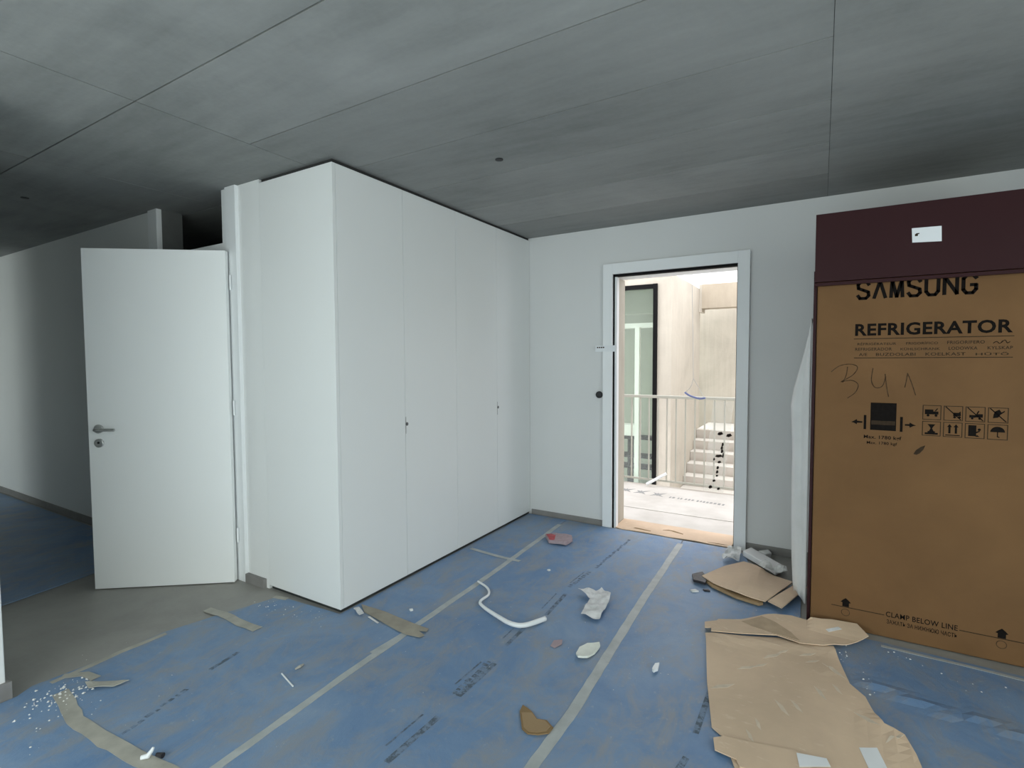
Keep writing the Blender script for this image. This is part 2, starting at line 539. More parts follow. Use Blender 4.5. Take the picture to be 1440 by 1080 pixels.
# ---- entry door: surround, gasket, reveal lining; the leaf is not hung yet
d1 = struct(empty('door_1', (1.24, 0, 0)))
for nm, r_ in (('door_jamb', (0.697, OX0, -0.034, 0.0, 0, 2.15)), ('door_jamb', (OX1, 1.785, -0.034, 0.0, 0, 2.15)),
               ('door_head', (OX0, OX1, -0.034, 0.0, OZ, 2.15))):
    bx(nm, 'frame_white', d1, *r_, bevel=0.002)
for r_ in ((OX0, OX0 + 0.012, -0.012, 0.045, 0, OZ), (OX1 - 0.006, OX1, -0.012, 0.06, 0, OZ), (OX0, OX1, -0.012, 0.04, OZ - 0.018, OZ)):
    bx('gasket', 'gasket_black', d1, *r_)
bx('reveal_lining', 'concrete_warm', d1, OX0, OX0 + 0.010, 0.045, 0.25, 0, OZ - 0.018)
bx('reveal_lining', 'frame_white', d1, OX1 - 0.010, OX1, 0.06, 0.25, 0, OZ - 0.018)
bx('reveal_lining', 'frame_white', d1, OX0 + 0.010, OX1 - 0.010, 0.04, 0.25, OZ - 0.012, OZ)
bx('rebate_strip', 'frame_white', d1, OX0 + 0.012, OX0 + 0.030, -0.004, 0.045, 0, OZ - 0.02)
st = MB().box(0.634, 0.806, -0.037, -0.0342, 1.447, 1.497).build('paper_tag', 'sticker_white', d1)
for k in range(4):
    bx('tag_print', 'ink_soft', st, 0.648 + k * 0.017, 0.660 + k * 0.017, -0.0376, -0.037, 1.476, 1.486)
# black round fitting on the wall beside the surround
kb = MB()
kb.tube([(0.657, 0.0, 1.093), (0.657, -0.012, 1.093), (0.657, -0.02, 1.093), (0.657, -0.023, 1.093)], [0.029, 0.029, 0.025, 0.012], 24)
tag(kb.build('door_buzzer', 'black_rubber', None), 'small black round fitting on the white wall left of the entry frame', 'fitting')

# ---- inner door: full-height frame with open top light, leaf swung towards the viewer
d2 = struct(empty('door_2', (-0.9, YC, 0)))
bx('frame_post', 'frame_white', d2, -0.945, -0.838, YC - 0.022, YC + 0.15, 0, H, bevel=0.002)
bx('frame_post', 'frame_white', d2, -1.010, -0.945, YC - 0.004, YC + 0.15, 0, H, bevel=0.002)
bx('frame_post', 'frame_white', d2, -1.895, -1.772, YC - 0.022, YC + 0.012, 0, H, bevel=0.002)
bx('shaded_reveal', 'reveal_shade', d2, -1.805, -1.774, YC + 0.012, YC + 0.15, 0, H)  # dark grey colour stands in for the shade inside the opening
bx('transom', 'frame_white', d2, -1.772, -1.010, YC - 0.002, YC + 0.12, 2.075, 2.125, bevel=0.002)
# leaf: s runs from the free edge to the hinge, q is the depth behind the face
A = Vector((-1.526, -2.697)); Bh = Vector((-0.888, -2.209))
LD = (Bh - A).normalized(); LN = Vector((LD.y, -LD.x)); LW = (Bh - A).length


def leaf(name, mat, parent, s0, s1, q0, q1, z0, z1, bevel=0.0):
    m_ = MB()
    k = [A + LD * s - LN * q for s, q in ((s0, q0), (s1, q0), (s1, q1), (s0, q1))]
    m_.prism([tuple(p) for p in k], z0, z1)
    return m_.build(name, mat, parent, bevel)


def lp(s, q, z):
    p = A + LD * s - LN * q
    return (p.x, p.y, z)


lf = leaf('door_leaf', 'door_white', d2, 0, LW, 0, 0.042, 0.006, 2.054, 0.002)
HS = 0.060
hd = MB()
hd.tube([lp(HS, 0, 0.982), lp(HS, -0.008, 0.982), lp(HS, -0.010, 0.982)], [0.026, 0.026, 0.022], 20)
hd.tube([lp(HS, -0.008, 0.982), lp(HS, -0.040, 0.982), lp(HS + 0.006, -0.050, 0.982), lp(HS + 0.020, -0.054, 0.982),
         lp(HS + 0.075, -0.054, 0.981), lp(HS + 0.115, -0.052, 0.980)], [0.009, 0.009, 0.0095, 0.009, 0.0085, 0.008], 12)
hd.build('handle', 'steel', lf, smooth=False)
ks = MB()
ks.tube([lp(HS, 0, 0.897), lp(HS, -0.008, 0.897), lp(HS, -0.010, 0.897)], [0.026, 0.026, 0.022], 20)
k_o = ks.build('key_rosette', 'steel', lf)
kk = MB()
kk.tube([lp(HS, -0.010, 0.900), lp(HS, -0.0115, 0.900)], 0.007, 12)
p = [A + LD * s + LN * 0.0115 for s in (HS - 0.003, HS + 0.003)]
kk.build('key_hole', 'black_rubber', lf)
leaf('latch_plate', 'steel', lf, -0.0012, 0.0005, 0.010, 0.032, 0.87, 1.03)
for z_ in (0.25, 1.05, 1.82):
    MB().tube([(-0.892, -2.178, z_), (-0.892, -2.178, z_ + 0.09)], 0.006, 10).build('hinge', 'frame_white', d2)

# ================================================================== OUTSIDE THE ENTRY
struct(bx('floor_landing', 'concrete_stair', None, -2.5, 4.0, 0.25, 1.72, -0.30, -0.026))
struct(bx('landing_shade_slab', 'white_slab', None, -2.5, 4.0, 0.25, 1.05, 2.75, 2.95))  # unseen slab, added to dim the courtyard and hold the cord
struct(bx('floor_courtyard', 'concrete_stair', None, -4.5, 5.0, 1.72, 8.0, -1.60, -1.40))
# opposite facade with a tall window, its return wall, and the wall behind the stair
w = MB()
w.box(-2.6, -0.95, 3.2, 3.35, -1.4, 3.3); w.box(0.262, 0.454, 3.2, 3.35, -1.4, 3.3)
w.box(-0.95, 0.262, 3.2, 3.35, 2.43, 3.3); w.box(-0.95, 0.262, 3.2, 3.35, -1.4, -0.55)
struct(w.build('wall_facade', 'concrete_warm'))
struct(bx('wall_return', 'concrete_warm', None, 0.304, 0.454, 3.35, 5.12, -1.4, 2.56))
struct(bx('wall_stair', 'concrete_warm', None, 0.0, 4.2, 6.0, 6.2, -1.4, 2.66))
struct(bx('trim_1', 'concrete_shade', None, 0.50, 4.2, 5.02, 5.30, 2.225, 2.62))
struct(bx('trim_2', 'concrete_warm', None, 0.456, 0.50, 5.02, 5.30, 2.16, 2.62))
struct(bx('roof_gallery', 'white_slab', None, -1.0, 4.2, 6.6, 8.0, 3.02, 3.22))
struct(bx('wall_stair_side', 'concrete_warm', None, 4.0, 4.2, 1.8, 6.0, -1.4, 2.66))
for xs in (0.60, 0.95, 1.55):
    pass
wi = struct(empty('window_3', (-0.34, 3.2, -0.55)))
bx('window_frame', 'window_black', wi, 0.205, 0.262, 3.17, 3.30, -0.55, 2.43, bevel=0.002)
bx('window_frame', 'window_black', wi, -0.95, -0.90, 3.17, 3.30, -0.55, 2.43, bevel=0.002)
bx('window_head', 'window_black', wi, -0.90, 0.205, 3.19, 3.30, 2.375, 2.43)
bx('window_sill', 'window_black', wi, -0.90, 0.205, 3.19, 3.30, -0.55, -0.50)
bx('pane', 'window_glass', wi, -0.90, 0.205, 3.235, 3.245, -0.50, 2.375)
# the room seen behind that window
w = MB()
w.box(-2.6, 0.304, 5.0, 5.12, -0.6, 2.6); w.box(-2.6, 0.304, 3.35, 5.12, -0.7, -0.6); 
w.box(-2.6, 0.304, 3.35, 5.12, 2.45, 2.6)
struct(w.build('wall_opposite_room', 'room_green'))
struct(bx('trim_3', 'white_slab', None, -1.6, 0.20, 3.70, 3.86, 1.86, 1.93))
struct(bx('trim_4', 'room_green', None, -1.6, 0.20, 3.95, 4.2, 2.10, 2.45))
tag(bx('column', 'white_slab', None, -0.185, -0.118, 3.60, 3.68, -0.6, 1.86), 'slim white column behind the black framed window across the landing', 'column')
sh = tag(empty('shelf_unit', (-0.3, 3.9, -0.6)), 'low dark shelf unit behind the tall black framed window outside', 'shelf')
for z_ in (0.16, -0.13, -0.30):
    bx('shelf_board', 'shelf_dark', sh, -0.9, 0.17, 3.80, 4.05, z_ - 0.02, z_ + 0.02)
for x_ in (-0.9, -0.36, 0.14):
    bx('upright', 'shelf_dark', sh, x_, x_ + 0.03, 3.82, 4.03, -0.6, 0.14)
tag(bx('storage_box', 'white_slab', None, -0.48, -0.20, 3.83, 4.02, 0.182, 0.36, bevel=0.008), 'white box standing on the dark shelf behind the outside window', 'box')

# stair rising away from the viewer behind the balustrade
stair = tag(empty('stair', (1.2, 3.8, -1.4)), 'pale concrete stair climbing away behind the landing balustrade', 'stair')
stair['kind'] = 'structure'
for k in range(-5, 6):
    y0 = 4.93 - (5 - k) * 0.235; z1 = 0.214 - (5 - k) * 0.149
    y1 = y0 + 0.26 if k < 5 else 5.99
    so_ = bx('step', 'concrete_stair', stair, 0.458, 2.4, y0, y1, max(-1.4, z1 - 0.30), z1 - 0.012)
    bx('tread', 'tread_lit', so_, 0.458, 2.4, y0 - 0.006, y1, z1 - 0.012, z1, bevel=0.003)  # treads coloured lighter than the steps to imitate skylight on them

# balustrade
bal = tag(empty('balustrade', (0.9, 1.68, -0.026)), 'pale metal balustrade with thin vertical bars at the landing edge', 'balustrade')
bx('top_rail', 'rail_metal', bal, -1.4, 3.2, 1.655, 1.70, 0.955, 0.985, bevel=0.003)
bx('bottom_rail', 'rail_metal', bal, -1.4, 3.2, 1.668, 1.688, 0.03, 0.05)
xx = -1.38
while xx < 3.2:
    bx('baluster', 'rail_metal', bal, xx - 0.007, xx + 0.007, 1.671, 1.685, 0.05, 0.955)
    xx += 0.0985
for x_ in (-1.3, 0.20, 1.85, 3.1):
    bx('post', 'rail_metal', bal, x_ - 0.01, x_ + 0.01, 1.66, 1.70, -0.026, 0.955)

# printed protection sheets on the landing
LZ = -0.026
def sheet_z(x, y): return LZ + 0.006 + 0.003 * fbm(x, y, 3.0, 5.0)
s1 = tag(card('protection_sheet', [(-0.6, 0.70), (2.6, 0.70), (2.6, 1.60), (-0.6, 1.64)], 'landing_sheet', lambda x, y: sheet_z(x, y) + 0.004, 0.003, step=0.1),
         'white printed protection sheet on the landing, beside the balustrade', 'floor covering', 'sheets on the landing')
s2 = tag(card('protection_sheet', [(-0.6, 0.255), (2.6, 0.255), (2.6, 0.74), (-0.6, 0.74)], 'landing_sheet', lambda x, y: sheet_z(x, y), 0.003, step=0.1),
         'plain white protection sheet on the landing, next to the door sill', 'floor covering', 'sheets on the landing')
rnd = random.Random(3)
for cx, cy in ((0.46, 1.30), (0.62, 1.29), (0.80, 1.28)):                    # three leaf-like emblems
    for a0, ln in ((0.75, 0.17), (-0.7, 0.15), (1.7, 0.10)):
        d_ = Vector((math.cos(a0), math.sin(a0) * 1.2)) * ln; nn = Vector((-d_.y, d_.x)) * 0.14
        c_ = Vector((cx, cy))
        card('printed_emblem', [tuple(c_ - d_ * 0.5), tuple(c_ + nn), tuple(c_ + d_ * 0.6), tuple(c_ - nn)], 'sheet_print',
             lambda x, y: sheet_z(x, y) + 0.0055, 0.0008, s1, step=0.2)
xx = 0.93
while xx < 1.47:                                                           # illegible line of print
    wd = rnd.uniform(0.02, 0.035)
    yy = 1.235 - (xx - 0.93) * 0.045
    card('printed_letter', [(xx, yy - 0.026), (xx + wd * 0.7, yy - 0.03 + rnd.uniform(0, .01)), (xx + wd * 0.8, yy + 0.022), (xx + 0.004, yy + 0.026)], 'sheet_print',
         lambda x, y: sheet_z(x, y) + 0.0055, 0.0008, s1, step=0.2)
    xx += wd + rnd.choice((0.006, 0.006, 0.02))

# cardboard lying in the door opening
def mat_z(x, y): return 0.008 + 0.004 * fbm(x, y, 5, 2.0) + 0.002
tm = tag(card('cardboard_mat', [(0.79, 0.0), (0.86, -0.028), (1.05, -0.02), (1.25, -0.032), (1.45, -0.018), (1.690, -0.028), (1.690, 0.248), (1.2, 0.248), (0.79, 0.249)], 'floor_cardboard', mat_z, 0.005, step=0.05),
         'torn cardboard strip lying across the sill of the open entry', 'cardboard')
for poly in ([(0.94, 0.035), (1.00, 0.025), (1.08, 0.02), (1.085, 0.03), (1.01, 0.045), (0.95, 0.055)],
             [(1.16, 0.10), (1.22, 0.115), (1.25, 0.10), (1.32, 0.075), (1.325, 0.085), (1.25, 0.125), (1.20, 0.13)],
             [(1.52, 0.0), (1.60, -0.004), (1.66, 0.0), (1.60, 0.010)]):
    card('torn_edge', poly, 'edge_cardboard', lambda x, y: mat_z(x, y) + 0.0014, 0.001, tm, step=0.3)

# clear film with black print hanging from the balustrade
fm = tag(empty('film_strip', (1.34, 1.64, 0.0)), 'clear film strip with black print hanging on the balustrade before the stair', 'film')
fw_ = MB()
for i in range(9):
    t_ = i / 8
    z_ = 0.95 - t_ * 0.955; x_ = 1.37 - 0.09 * t_; yy = 1.640 + 0.008 * math.sin(t_ * 6)
    fw_.v += [(x_ - 0.10, yy, z_), (x_ + 0.10, yy + 0.004, z_)]
fw_.f = [(2 * i, 2 * i + 1, 2 * i + 3, 2 * i + 2) for i in range(8)]
fo = fw_.build('film', 'clear_film', fm)
sm = fo.modifiers.new('thickness', 'SOLIDIFY'); sm.thickness = 0.0006
def fmark(pts):
    m_ = MB(); nn = len(pts)
    m_.v = [(x, 1.6285, z) for x, z in pts] + [(x, 1.6295, z) for x, z in pts]
    m_.f = [tuple(range(nn)), tuple(range(nn, 2 * nn))[::-1]] + [(i, (i + 1) % nn, nn + (i + 1) % nn, nn + i) for i in range(nn)]
    m_.build('printed_mark', 'ink_black', fm)
for x_, z_, wd, ht in ((1.345, 0.612, 0.045, 0.03), (1.43, 0.600, 0.045, 0.03), (1.37, 0.50, 0.018, 0.035), (1.362, 0.465, 0.02, 0.03), (1.365, 0.43, 0.022, 0.035),
                       (1.335, 0.378, 0.06, 0.025), (1.288, 0.34, 0.015, 0.025), (1.34, 0.315, 0.03, 0.022), (1.325, 0.255, 0.02, 0.03), (1.32, 0.21, 0.02, 0.03),
                       (1.318, 0.17, 0.02, 0.018), (1.29, 0.115, 0.025, 0.022), (1.255, 0.045, 0.03, 0.03), (1.335, 0.035, 0.025, 0.022), (1.375, 0.39, 0.012, 0.05)):
    wd *= 1.3; ht *= 1.3
    fmark([(x_ - wd / 2, z_ - ht * 0.3), (x_ - wd * 0.1, z_ - ht / 2), (x_ + wd / 2, z_ - ht * 0.1), (x_ + wd * 0.25, z_ + ht / 2), (x_ - wd * 0.3, z_ + ht * 0.3)])

# looped cord with a blue hose hanging over the landing
cd = tag(empty('hanging_cord', (1.2, 1.0, 1.02)), 'thin grey cord with a bowed blue grip hanging above the landing', 'cord')
MB().tube(smooth_path([(1.174, 1.0, 2.75), (1.174, 1.0, 2.26), (1.188, 1.0, 1.7), (1.199, 1.0, 1.20)]), 0.0022, 6).build('cord', 'cord_grey', cd)
MB().tube(smooth_path([(1.199, 1.0, 1.20), (1.175, 1.0, 1.12), (1.127, 1.0, 1.070)]), 0.0022, 6).build('cord', 'cord_grey', cd)
MB().tube(smooth_path([(1.199, 1.0, 1.20), (1.24, 1.0, 1.13), (1.300, 1.0, 1.022)]), 0.0022, 6).build('cord', 'cord_grey', cd)
MB().tube(smooth_path([(1.123, 1.0, 1.069), (1.155, 1.0, 1.046), (1.205, 1.0, 1.026), (1.26, 1.0, 1.014), (1.308, 1.0, 1.022)]), 0.009, 10).build('grip', 'blue_tube', cd, smooth=True)
tag(MB().tube([(0.600, 1.56, 0.008), (0.80, 1.632, 0.135)], 0.016, 12).build('plastic_pipe', 'plastic_white'),
    'short white pipe end leaning against the foot of the balustrade', 'pipe')

# ================================================================== BUILT-IN FURNITURE
# ---- white wardrobe
wd = tag(empty('wardrobe', (-0.33, -1.07, 0)), 'white built-in floor-to-ceiling wardrobe with four flush doors', 'wardrobe')
TOPW = H - 0.022
bx('side_panel', 'lacquer_white', wd, -0.630, 0.0, YC, YC + 0.022, 0.022, TOPW, bevel=0.0012)
bx('filler_strip', 'wall_painted', wd, -0.652, -0.630, YC, YC + 0.02, 0.0, H - 0.001)
bx('carcass', 'lacquer_white', wd, -0.645, -0.022, YC + 0.022, -0.002, 0.07, TOPW - 0.004)
bx('plinth', 'plinth_dark', wd, -0.62, -0.014, YC + 0.014, -0.002, 0.0, 0.07)
bx('top_gap', 'shadow_gap', wd, -0.62, -0.012, YC + 0.012, -0.002, TOPW - 0.004, H - 0.001)
ed = [YC + 0.0225, -1.612, -1.078, -0.545, -0.002]
for i in range(4):
    a_, b_ = ed[i], ed[i + 1]
    dr = bx('door', 'lacquer_white', wd, -0.020, 0.0, a_ + 0.0013, b_ - 0.0013, 0.022, TOPW, bevel=0.0012)
    if i in (1, 3):
        y_ = a_ + 0.012; z_ = 0.985 if i == 1 else 1.004
        MB().tube([(0, y_, z_), (0.003, y_, z_), (0.004, y_, z_)], [0.011, 0.011, 0.008], 16).build('lock', 'steel_dark', dr)
        bx('latch', 'steel', dr, -0.001, 0.0015, a_ + 0.0013, a_ + 0.006, z_ - 0.06, z_ + 0.045)

# ---- maroon kitchen niche with upper cabinet
kc = tag(empty('kitchen_cabinet', (2.64, -0.49, 0)), 'dark maroon kitchen cabinet framing the refrigerator carton', 'cabinet')
bx('side_panel', 'maroon', kc, 2.186, 2.2005, -0.935, -0.013, 0.0, 1.83)
bx('side_panel', 'maroon', kc, 3.105, 3.125, -0.935, -0.013, 0.0, 1.83)
bx('upper_carcass', 'maroon', kc, 2.19, 3.12, -0.96, -0.013, 1.83, 2.095)
ud = bx('upper_door', 'maroon', kc, 2.190, 3.12, -0.985, -0.962, 1.768, 2.105, bevel=0.0015)
bx('grip_edge', 'maroon', kc, 2.190, 3.12, -0.987, -0.968, 1.748, 1.764, bevel=0.002)
sk = MB().prism([(2.576, 0), (2.684, 0), (2.684, 1), (2.576, 1)], 0, 1)
lb = MB()
pl_ = [(2.579, 1.921), (2.686, 1.915), (2.6835, 1.984), (2.5755, 1.987)]
lb.v = [(x, -0.9866, z) for x, z in pl_] + [(x, -0.985, z) for x, z in pl_]
lb.f = [(0, 1, 2, 3), (7, 6, 5, 4), (0, 4, 5, 1), (1, 5, 6, 2), (2, 6, 7, 3), (3, 7, 4, 0)]
lo = lb.build('paper_label', 'sticker_white', ud)
bx('label_print', 'ink_soft', lo, 2.588, 2.599, -0.9872, -0.9866, 1.949, 1.959)
bx('label_print', 'ink_soft', lo, 2.592, 2.604, -0.9872, -0.9866, 1.957, 1.962)

# ---- refrigerator carton
YB = -0.946
fb = tag(empty('refrigerator_carton', (2.65, -0.6, 0)), 'tall brown refrigerator carton with black print standing in the maroon niche', 'carton')
bx('carton_body', 'box_cardboard', fb, 2.203, 3.098, YB, -0.22, 0.004, 1.815, bevel=0.006)


def vplate(name, pts, mat, parent, y0=YB, t_=0.0007):
    m_ = MB(); nn = len(pts)
    m_.v = [(x, y0 - t_, z) for x, z in pts] + [(x, y0 + 0.0002, z) for x, z in pts]
    m_.f = [tuple(range(nn)), tuple(range(nn, 2 * nn))[::-1]] + [(i, (i + 1) % nn, nn + (i + 1) % nn, nn + i) for i in range(nn)]
    return m_.build(name, mat, parent)


def vmulti(name, polys, mat, parent, y0=YB, t_=0.0007):
    m_ = MB()
    for pts in polys:
        k = len(m_.v); nn = len(pts)
        m_.v += [(x, y0 - t_, z) for x, z in pts] + [(x, y0 + 0.0002, z) for x, z in pts]
        m_.f += [tuple(k + i for i in range(nn)), tuple(k + nn + i for i in range(nn))[::-1]] + \
                [(k + i, k + (i + 1) % nn, k + nn + (i + 1) % nn, k + nn + i) for i in range(nn)]
    return m_.build(name, mat, parent)


def vtext(name, body, x0, x1, zbase, height, mat, parent, bold=0.0, y0=YB, slope=0.0):
    """flat lettering on the carton face, fitted to x0..x1 and the cap height"""
    cu = bpy.data.curves.new(name, 'FONT'); cu.body = body; cu.size = 1.0
    cu.offset = bold; cu.resolution_u = 3; cu.space_character = 1.06
    to = bpy.data.objects.new(name, cu); C.objects.link(to)
    bpy.context.view_layer.update()
    dg = bpy.context.evaluated_depsgraph_get()
    me = bpy.data.meshes.new_from_object(to.evaluated_get(dg))
    bpy.data.objects.remove(to); bpy.data.curves.remove(cu)
    me.name = name
    xs = [v.co.x for v in me.vertices]; ys = [v.co.y for v in me.vertices]
    a_, b_ = min(xs), max(xs); lo_, hi_ = min(ys), max(ys)
    sx = (x1 - x0) / (b_ - a_); sy = height / (hi_ - lo_)
    for v in me.vertices:
        x = x0 + (v.co.x - a_) * sx
        v.co = (x, y0 - 0.0007, zbase + (v.co.y - lo_) * sy + slope * (x - x0))
    me.materials.clear()
    return link(name, me, mat, parent)


def stroke(pts, w_):
    P = smooth_path([(x, z, 0) for x, z in pts], 5)
    return ribbon_poly([(q.x, q.y) for q in P], w_)


def stroke_quads(pts, w_):
    P = smooth_path([(x, z, 0) for x, z in pts], 5)
    out = []
    for a_, b_ in zip(P, P[1:]):
        t_ = (b_ - a_).normalized(); n_ = Vector((-t_.y, t_.x, 0)) * w_ / 2; e_ = t_ * w_ * 0.2
        out.append([((a_ - e_ - n_).x, (a_ - e_ - n_).y), ((b_ + e_ - n_).x, (b_ + e_ - n_).y), ((b_ + e_ + n_).x, (b_ + e_ + n_).y), ((a_ - e_ + n_).x, (a_ - e_ + n_).y)])
    return out


def box2(x0, x1, z0, z1): return [(x0, z0), (x1, z0), (x1, z1), (x0, z1)]


LET = {'S': [[(1, .82), (.8, 1), (.25, 1), (0, .84), (.05, .62), (.5, .5), (.95, .38), (1, .16), (.75, 0), (.2, 0), (0, .18)]],
       'A': [[(0, 0), (.5, 1)], [(.5, 1), (1, 0)]], 'M': [[(0, 0), (.08, 1)], [(.08, 1), (.5, 0)], [(.5, 0), (.92, 1)], [(.92, 1), (1, 0)]],
       'U': [[(0, 1), (0, .2), (.25, 0), (.75, 0), (1, .2), (1, 1)]], 'N': [[(0, 0), (0, 1)], [(0, 1), (1, 0)], [(1, 0), (1, 1)]],
       'G': [[(1, .82), (.75, 1), (.25, 1), (0, .8), (0, .2), (.25, 0), (.75, 0), (1, .2), (1, .45), (.6, .45)]]}
bl = []
for i, ch in enumerate('SAMSUNG'):                     # wide grotesque capitals, the A without its bar
    for s_ in LET[ch]:
        for a_, b_ in zip(s_, s_[1:]):
            a2 = Vector((2.375 + i * 0.0665 + a_[0] * 0.0445, 1.678 + a_[1] * 0.080)); b2_ = Vector((2.375 + i * 0.0665 + b_[0] * 0.0445, 1.678 + b_[1] * 0.080))
            t_ = (b2_ - a2).normalized(); n_ = Vector((-t_.y, t_.x)) * 0.0072; e_ = t_ * 0.004
            bl.append([tuple(a2 - e_ - n_), tuple(b2_ + e_ - n_), tuple(b2_ + e_ + n_), tuple(a2 - e_ + n_)])
vmulti('brand_lettering', bl, 'ink_black', fb)
vtext('product_lettering', 'REFRIGERATOR', 2.368, 2.947, 1.494, 0.060, 'ink_black', fb, 0.030)
vplate('print_rule', box2(2.363, 2.952, 1.478, 1.4815), 'ink_soft', fb)
vplate('print_rule', box2(2.366, 2.950, 1.384, 1.3875), 'ink_soft', fb)
for row, zb in ((( ('R\u00c9FRIG\u00c9RATEUR', 2.379, 2.534), ('FRIGOR\u00cdFICO', 2.572, 2.691), ('FRIGORIFERO', 2.724, 2.855)), 1.448),
                ((('REFRIGERADOR', 2.370, 2.518), ('K\u00dcHLSCHRANK', 2.551, 2.699), ('LODOWKA', 2.730, 2.831), ('KYLSKAP', 2.865, 2.949)), 1.421),
                ((('\u4e9a', 2.386, 2.420), ('BUZDOLABI', 2.455, 2.609), ('KOELKAST', 2.646, 2.790), ('H\u0170T\u0150', 2.825, 2.936)), 1.395)):
    for word, xa, xb in row:
        if ord(word[0]) > 0x3000: word = 'A/E'
        vtext('translation', word, xa, xb, zb, 0.0145, 'ink_soft', fb, 0.012)
vmulti('translation', stroke_quads([(2.883, 1.449), (2.895, 1.456), (2.905, 1.447), (2.915, 1.459)], 0.003) + stroke_quads([(2.91, 1.450), (2.922, 1.462), (2.93, 1.449), (2.939, 1.455)], 0.003), 'ink_soft', fb)
# handwriting in pencil
for nm, strokes in (('pencil_letter', [[(2.271, 1.316), (2.304, 1.345), (2.348, 1.355), (2.381, 1.341), (2.364, 1.302), (2.314, 1.266)], [(2.34, 1.341), (2.335, 1.299), (2.321, 1.263)], [(2.314, 1.266), (2.359, 1.274), (2.386, 1.253), (2.375, 1.214), (2.343, 1.185)]]),
                    ('pencil_digit', [[(2.445, 1.335), (2.44, 1.275), (2.456, 1.241), (2.484, 1.248), (2.497, 1.294)], [(2.494, 1.307), (2.5, 1.256), (2.51, 1.197)]]),
                    ('pencil_digit', [[(2.572, 1.244), (2.578, 1.28), (2.581, 1.312)], [(2.581, 1.312), (2.599, 1.261), (2.614, 1.208)]])):
    q_ = []
    for s_ in strokes: q_ += stroke_quads(s_, 0.0038)
    vmulti(nm, q_, 'pencil', fb)
# clamp symbol: black block between two bars and arrows
sq = vplate('clamp_symbol', box2(2.440, 2.543, 1.031, 1.166), 'ink_black', fb)
vplate('clamp_band', box2(2.444, 2.539, 1.058, 1.078), 'ink_soft', sq, YB - 0.0008)
vplate('clamp_bar', box2(2.413, 2.4235, 1.033, 1.103), 'ink_black', fb)
vplate('clamp_bar', box2(2.558, 2.5685, 1.029, 1.101), 'ink_black', fb)
vplate('clamp_arrow', [(2.361, 1.066), (2.374, 1.062), (2.384, 1.055), (2.386, 1.063), (2.408, 1.064), (2.408, 1.071), (2.386, 1.073), (2.384, 1.081), (2.372, 1.072)], 'ink_black', fb)
vplate('clamp_arrow', [(2.577, 1.060), (2.594, 1.059), (2.596, 1.051), (2.608, 1.059), (2.620, 1.063), (2.607, 1.068), (2.596, 1.076), (2.594, 1.068), (2.577, 1.067)], 'ink_black', fb)
vtext('weight_line', 'Max. 1780 kgf', 2.415, 2.565, 0.983, 0.022, 'ink_black', fb, 0.02)
vtext('weight_line', 'Max. 1780 kgf', 2.428, 2.549, 0.957, 0.018, 'ink_black', fb, 0.012)


def tri(a_, b_, c_): return [a_, b_, c_]


def pictogram(cx, cz, glyph):
    h = 0.0345
    fr = [box2(cx - h, cx + h, cz + h - 0.003, cz + h), box2(cx - h, cx + h, cz - h, cz - h + 0.003),
          box2(cx - h, cx - h + 0.003, cz - h + 0.003, cz + h - 0.003), box2(cx + h - 0.003, cx + h, cz - h + 0.003, cz + h - 0.003)]
    o = vmulti('pictogram', fr, 'ink_soft', fb)
    vmulti('glyph', [[(cx + x * h, cz + z * h) for x, z in pp] for pp in glyph], 'ink_black', o)


def arc(cx, cz, r_, a0, a1, k=8): return [(cx + r_ * math.cos(a0 + (a1 - a0) * i / k), cz + r_ * math.sin(a0 + (a1 - a0) * i / k)) for i in range(k + 1)]


disc = lambda cx, cz, r_: arc(cx, cz, r_, 0, 2 * PI * 11 / 12, 11)
slash = [(-0.85, 0.85), (-0.75, 0.92), (0.85, -0.82), (0.75, -0.88)]
G_ = [
    [box2(-0.75, 0.15, -0.25, 0.40), box2(0.15, 0.70, -0.25, 0.15), disc(-0.4, -0.40, 0.16), disc(0.45, -0.40, 0.16), [(0.3, 0.2), (0.55, 0.6), (0.65, 0.55), (0.42, 0.18)]],
    [slash, box2(0.0, 0.55, -0.35, 0.10), disc(0.15, -0.5, 0.15), disc(0.65, -0.5, 0.15), [(0.55, 0.1), (0.75, 0.3), (0.8, -0.3), (0.55, -0.35)]],
    [slash, box2(-0.6, 0.0, -0.45, -0.1), box2(0.0, 0.75, -0.40, 0.05), disc(-0.3, -0.55, 0.13), disc(0.45, -0.55, 0.15), [(0.1, 0.1), (0.3, 0.5), (0.4, 0.45), (0.25, 0.05)]],
    [slash, [(-0.5, -0.4), (0.0, -0.3), (0.35, 0.3), (0.1, 0.75), (-0.3, 0.5), (-0.45, 0.1)], [(0.2, 0.3), (0.6, 0.6), (0.65, 0.5), (0.3, 0.15)]],
    [[(-0.45, 0.6), (0.45, 0.6), (0.30, 0.45), (0.08, 0.05), (-0.08, 0.05), (-0.30, 0.45)], [(-0.08, 0.05), (0.08, 0.05), (0.25, -0.35), (-0.25, -0.35)], box2(-0.7, 0.7, -0.8, -0.55), box2(-0.4, 0.4, -0.55, -0.35)],
    [box2(-0.45, -0.22, -0.5, 0.35), [(-0.6, 0.35), (-0.07, 0.35), (-0.335, 0.75)], box2(0.22, 0.45, -0.5, 0.35), [(0.07, 0.35), (0.6, 0.35), (0.335, 0.75)], box2(-0.75, 0.75, -0.8, -0.68)],
    [box2(-0.65, 0.15, -0.7, 0.75), [(0.15, -0.3), (0.55, -0.05), (0.45, 0.05), (0.15, -0.1)], disc(0.45, 0.2, 0.16), [(0.1, -0.75), (0.5, -0.75), (0.3, -0.55), (0.1, -0.6)]],
    [arc(0, 0.0, 0.72, 0.0, PI, 10), box2(-0.05, 0.05, -0.65, 0.0), [(-0.05, -0.65), (0.2, -0.72), (0.22, -0.62), (0.05, -0.55)]],
]
